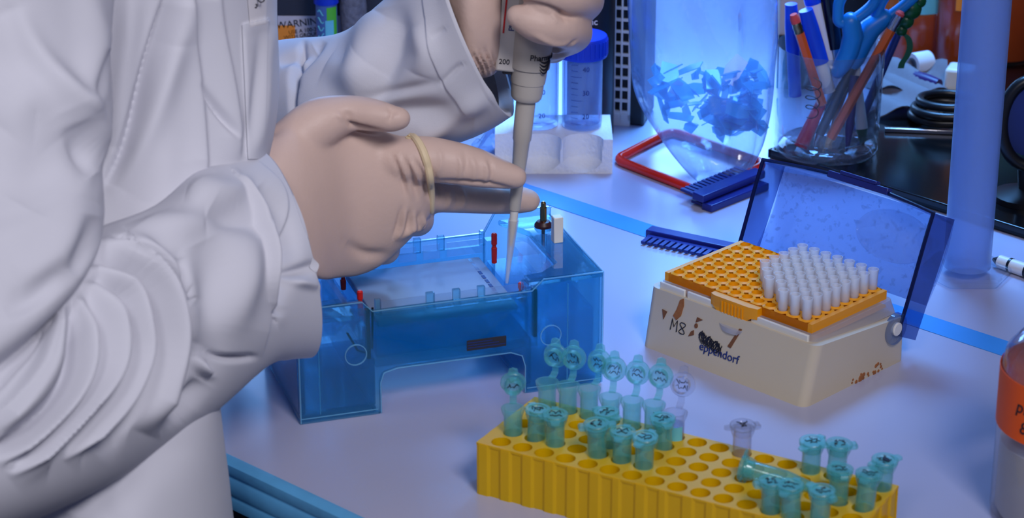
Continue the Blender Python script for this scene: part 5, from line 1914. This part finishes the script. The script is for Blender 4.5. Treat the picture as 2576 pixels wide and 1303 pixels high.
stick('marker_pen', 'purple marker lying on the papers behind the pen glass', 'marker', G(2215, 172, 0.020), G(2362, 215, 0.020), [('barrel', 'purple', 0, 0.6, [0.005, 0.0058, 0.0058], 16), ('cap', 'purple', 0.6, 1.0, [0.0064, 0.0064, 0.005], 16)], None)
c_ = G(2315, 160, 0.026)
rl = thing('tape_roll', 'small white roll standing on the papers by the orange bottle', 'roll', tuple(c_), 0.5)
MB().lathe([(0.006, -0.008), (0.0095, -0.008), (0.0095, 0.008), (0.006, 0.008), (0.006, -0.008)], 28, Matrix.Rotation(pi / 2, 4, 'Y'), caps=False).build('roll_body', 'white_paper', rl, 40)
MB().lathe([(0.0045, -0.009), (0.006, -0.009), (0.006, 0.009), (0.0045, 0.009), (0.0045, -0.009)], 24, Matrix.Rotation(pi / 2, 4, 'Y'), caps=False).build('core', 'glass', rl, 40)
c_ = G(2398, 262, TZ0)
ad = thing('plug_adapter', 'white plug adapter with a thin white cord beside the measuring cylinder', 'adapter', tuple(c_), -0.35)
MB().b2((-0.0085, 0, 0), (0.0135, 0.022, 0.028)).build('housing', 'white_plastic', ad, bevel=0.0025)
cw = catmull([(2398, 262), (2375, 275), (2365, 290), (2385, 300), (2400, 320), (2412, 345)], 30)
MB().tube([Vector(G(a, b, TZ0 + 0.0012)) for a, b in cw], 0.001, 6).build('cord', 'white_plastic', ad, 60, world=True)
cw = catmull([(2375, 275), (2350, 300), (2325, 298), (2318, 275)], 20)
MB().tube([Vector(G(a, b, TZ0 + 0.0012)) for a, b in cw], 0.0009, 6).build('cord', 'white_plastic', ad, 60, world=True)
stick('pen', 'dark blue pen lying before the papers and pointing at the adapter', 'pen', G(2310, 268, TZ0 + 0.006), G(2372, 240, TZ0 + 0.006), [('barrel', 'comb_blue', 0, 0.8, [0.0045, 0.0045], 14), ('clip', 'metal', 0.8, 1.0, [0.0046, 0.003], 14)], None)
cb_ = thing('black_cable', 'coiled black cable lying on the tray beside the papers', 'cable', tuple(G(2380, 330, TZ0)))
pts = []
for i in range(90):
    a = 2 * pi * i / 30
    r_ = 0.026 + 0.003 * math.sin(a * 0.7)
    pts.append(Vector(G(2385, 325, 0)) + Vector((r_ * math.cos(a), 0.9 * r_ * math.sin(a), TZ0 + 0.0035 + 0.006 * i / 30)))
MB().tube(pts, 0.0034, 8).build('cable', 'black', cb_, 60, world=True)
st_ = MB().b2((0, 0, 0), (0.052, 0.004, 0.0035)).build('steel_ruler', 'metal', bevel=0.0006)
st_.location = G(2225, 333, TZ0)
st_.rotation_euler = (0, 0, -0.12)
tag(st_, 'short steel bar lying on the black tray behind the pen glass', 'bar')

# far right: headset ring, dark cable, striped pen
q = PY(2592, 310, 0.10)
hs = thing('headset', 'black ring-shaped ear pad standing behind the measuring cylinder', 'headset', (float(q[0]), 0.10, float(q[2])))
MB().tube([(0.020 * math.cos(a), 0.004 * math.sin(a), 0.030 * math.sin(a)) for a in np.linspace(0, 2 * pi, 40, endpoint=False)], 0.0045, 12, closed=True).build('ear_ring', 'black', hs, 60)
MB().lathe([(0, 0), (0.017, 0.0), (0.017, 0.002), (0, 0.002)], 28, Matrix.Translation((0, 0.006, 0)) @ Matrix.Rotation(pi / 2, 4, 'X') @ Matrix.Scale(1.5, 4, (0, 1, 0))).build('ear_pad', 'ink_blue', hs, 40)
zb = float(q[2])
MB().tube([(0, 0.002, -0.034), (0.002, 0.002, -zb + TZ0 + 0.004)], 0.006, 12).build('stem', 'black', hs, 60)
MB().lathe([(0.022, -zb + TZ0), (0.022, -zb + TZ0 + 0.004), (0.006, -zb + TZ0 + 0.008)], 24).build('foot', 'black', hs, 40)
stick('pen', 'white and black striped pen lying on the bench behind the measuring cylinder', 'pen', G(2498, 652, 0.005), G(2640, 700, 0.005), [('tip', 'black', 0, 0.12, [0.001, 0.004], 14), ('barrel', 'white_plastic', 0.12, 0.6, [0.0045, 0.0048], 16), ('stripe', 'black', 0.3, 0.34, [0.0049, 0.0049], 16), ('cap', 'black', 0.6, 1.0, [0.0052, 0.005], 16)], None)
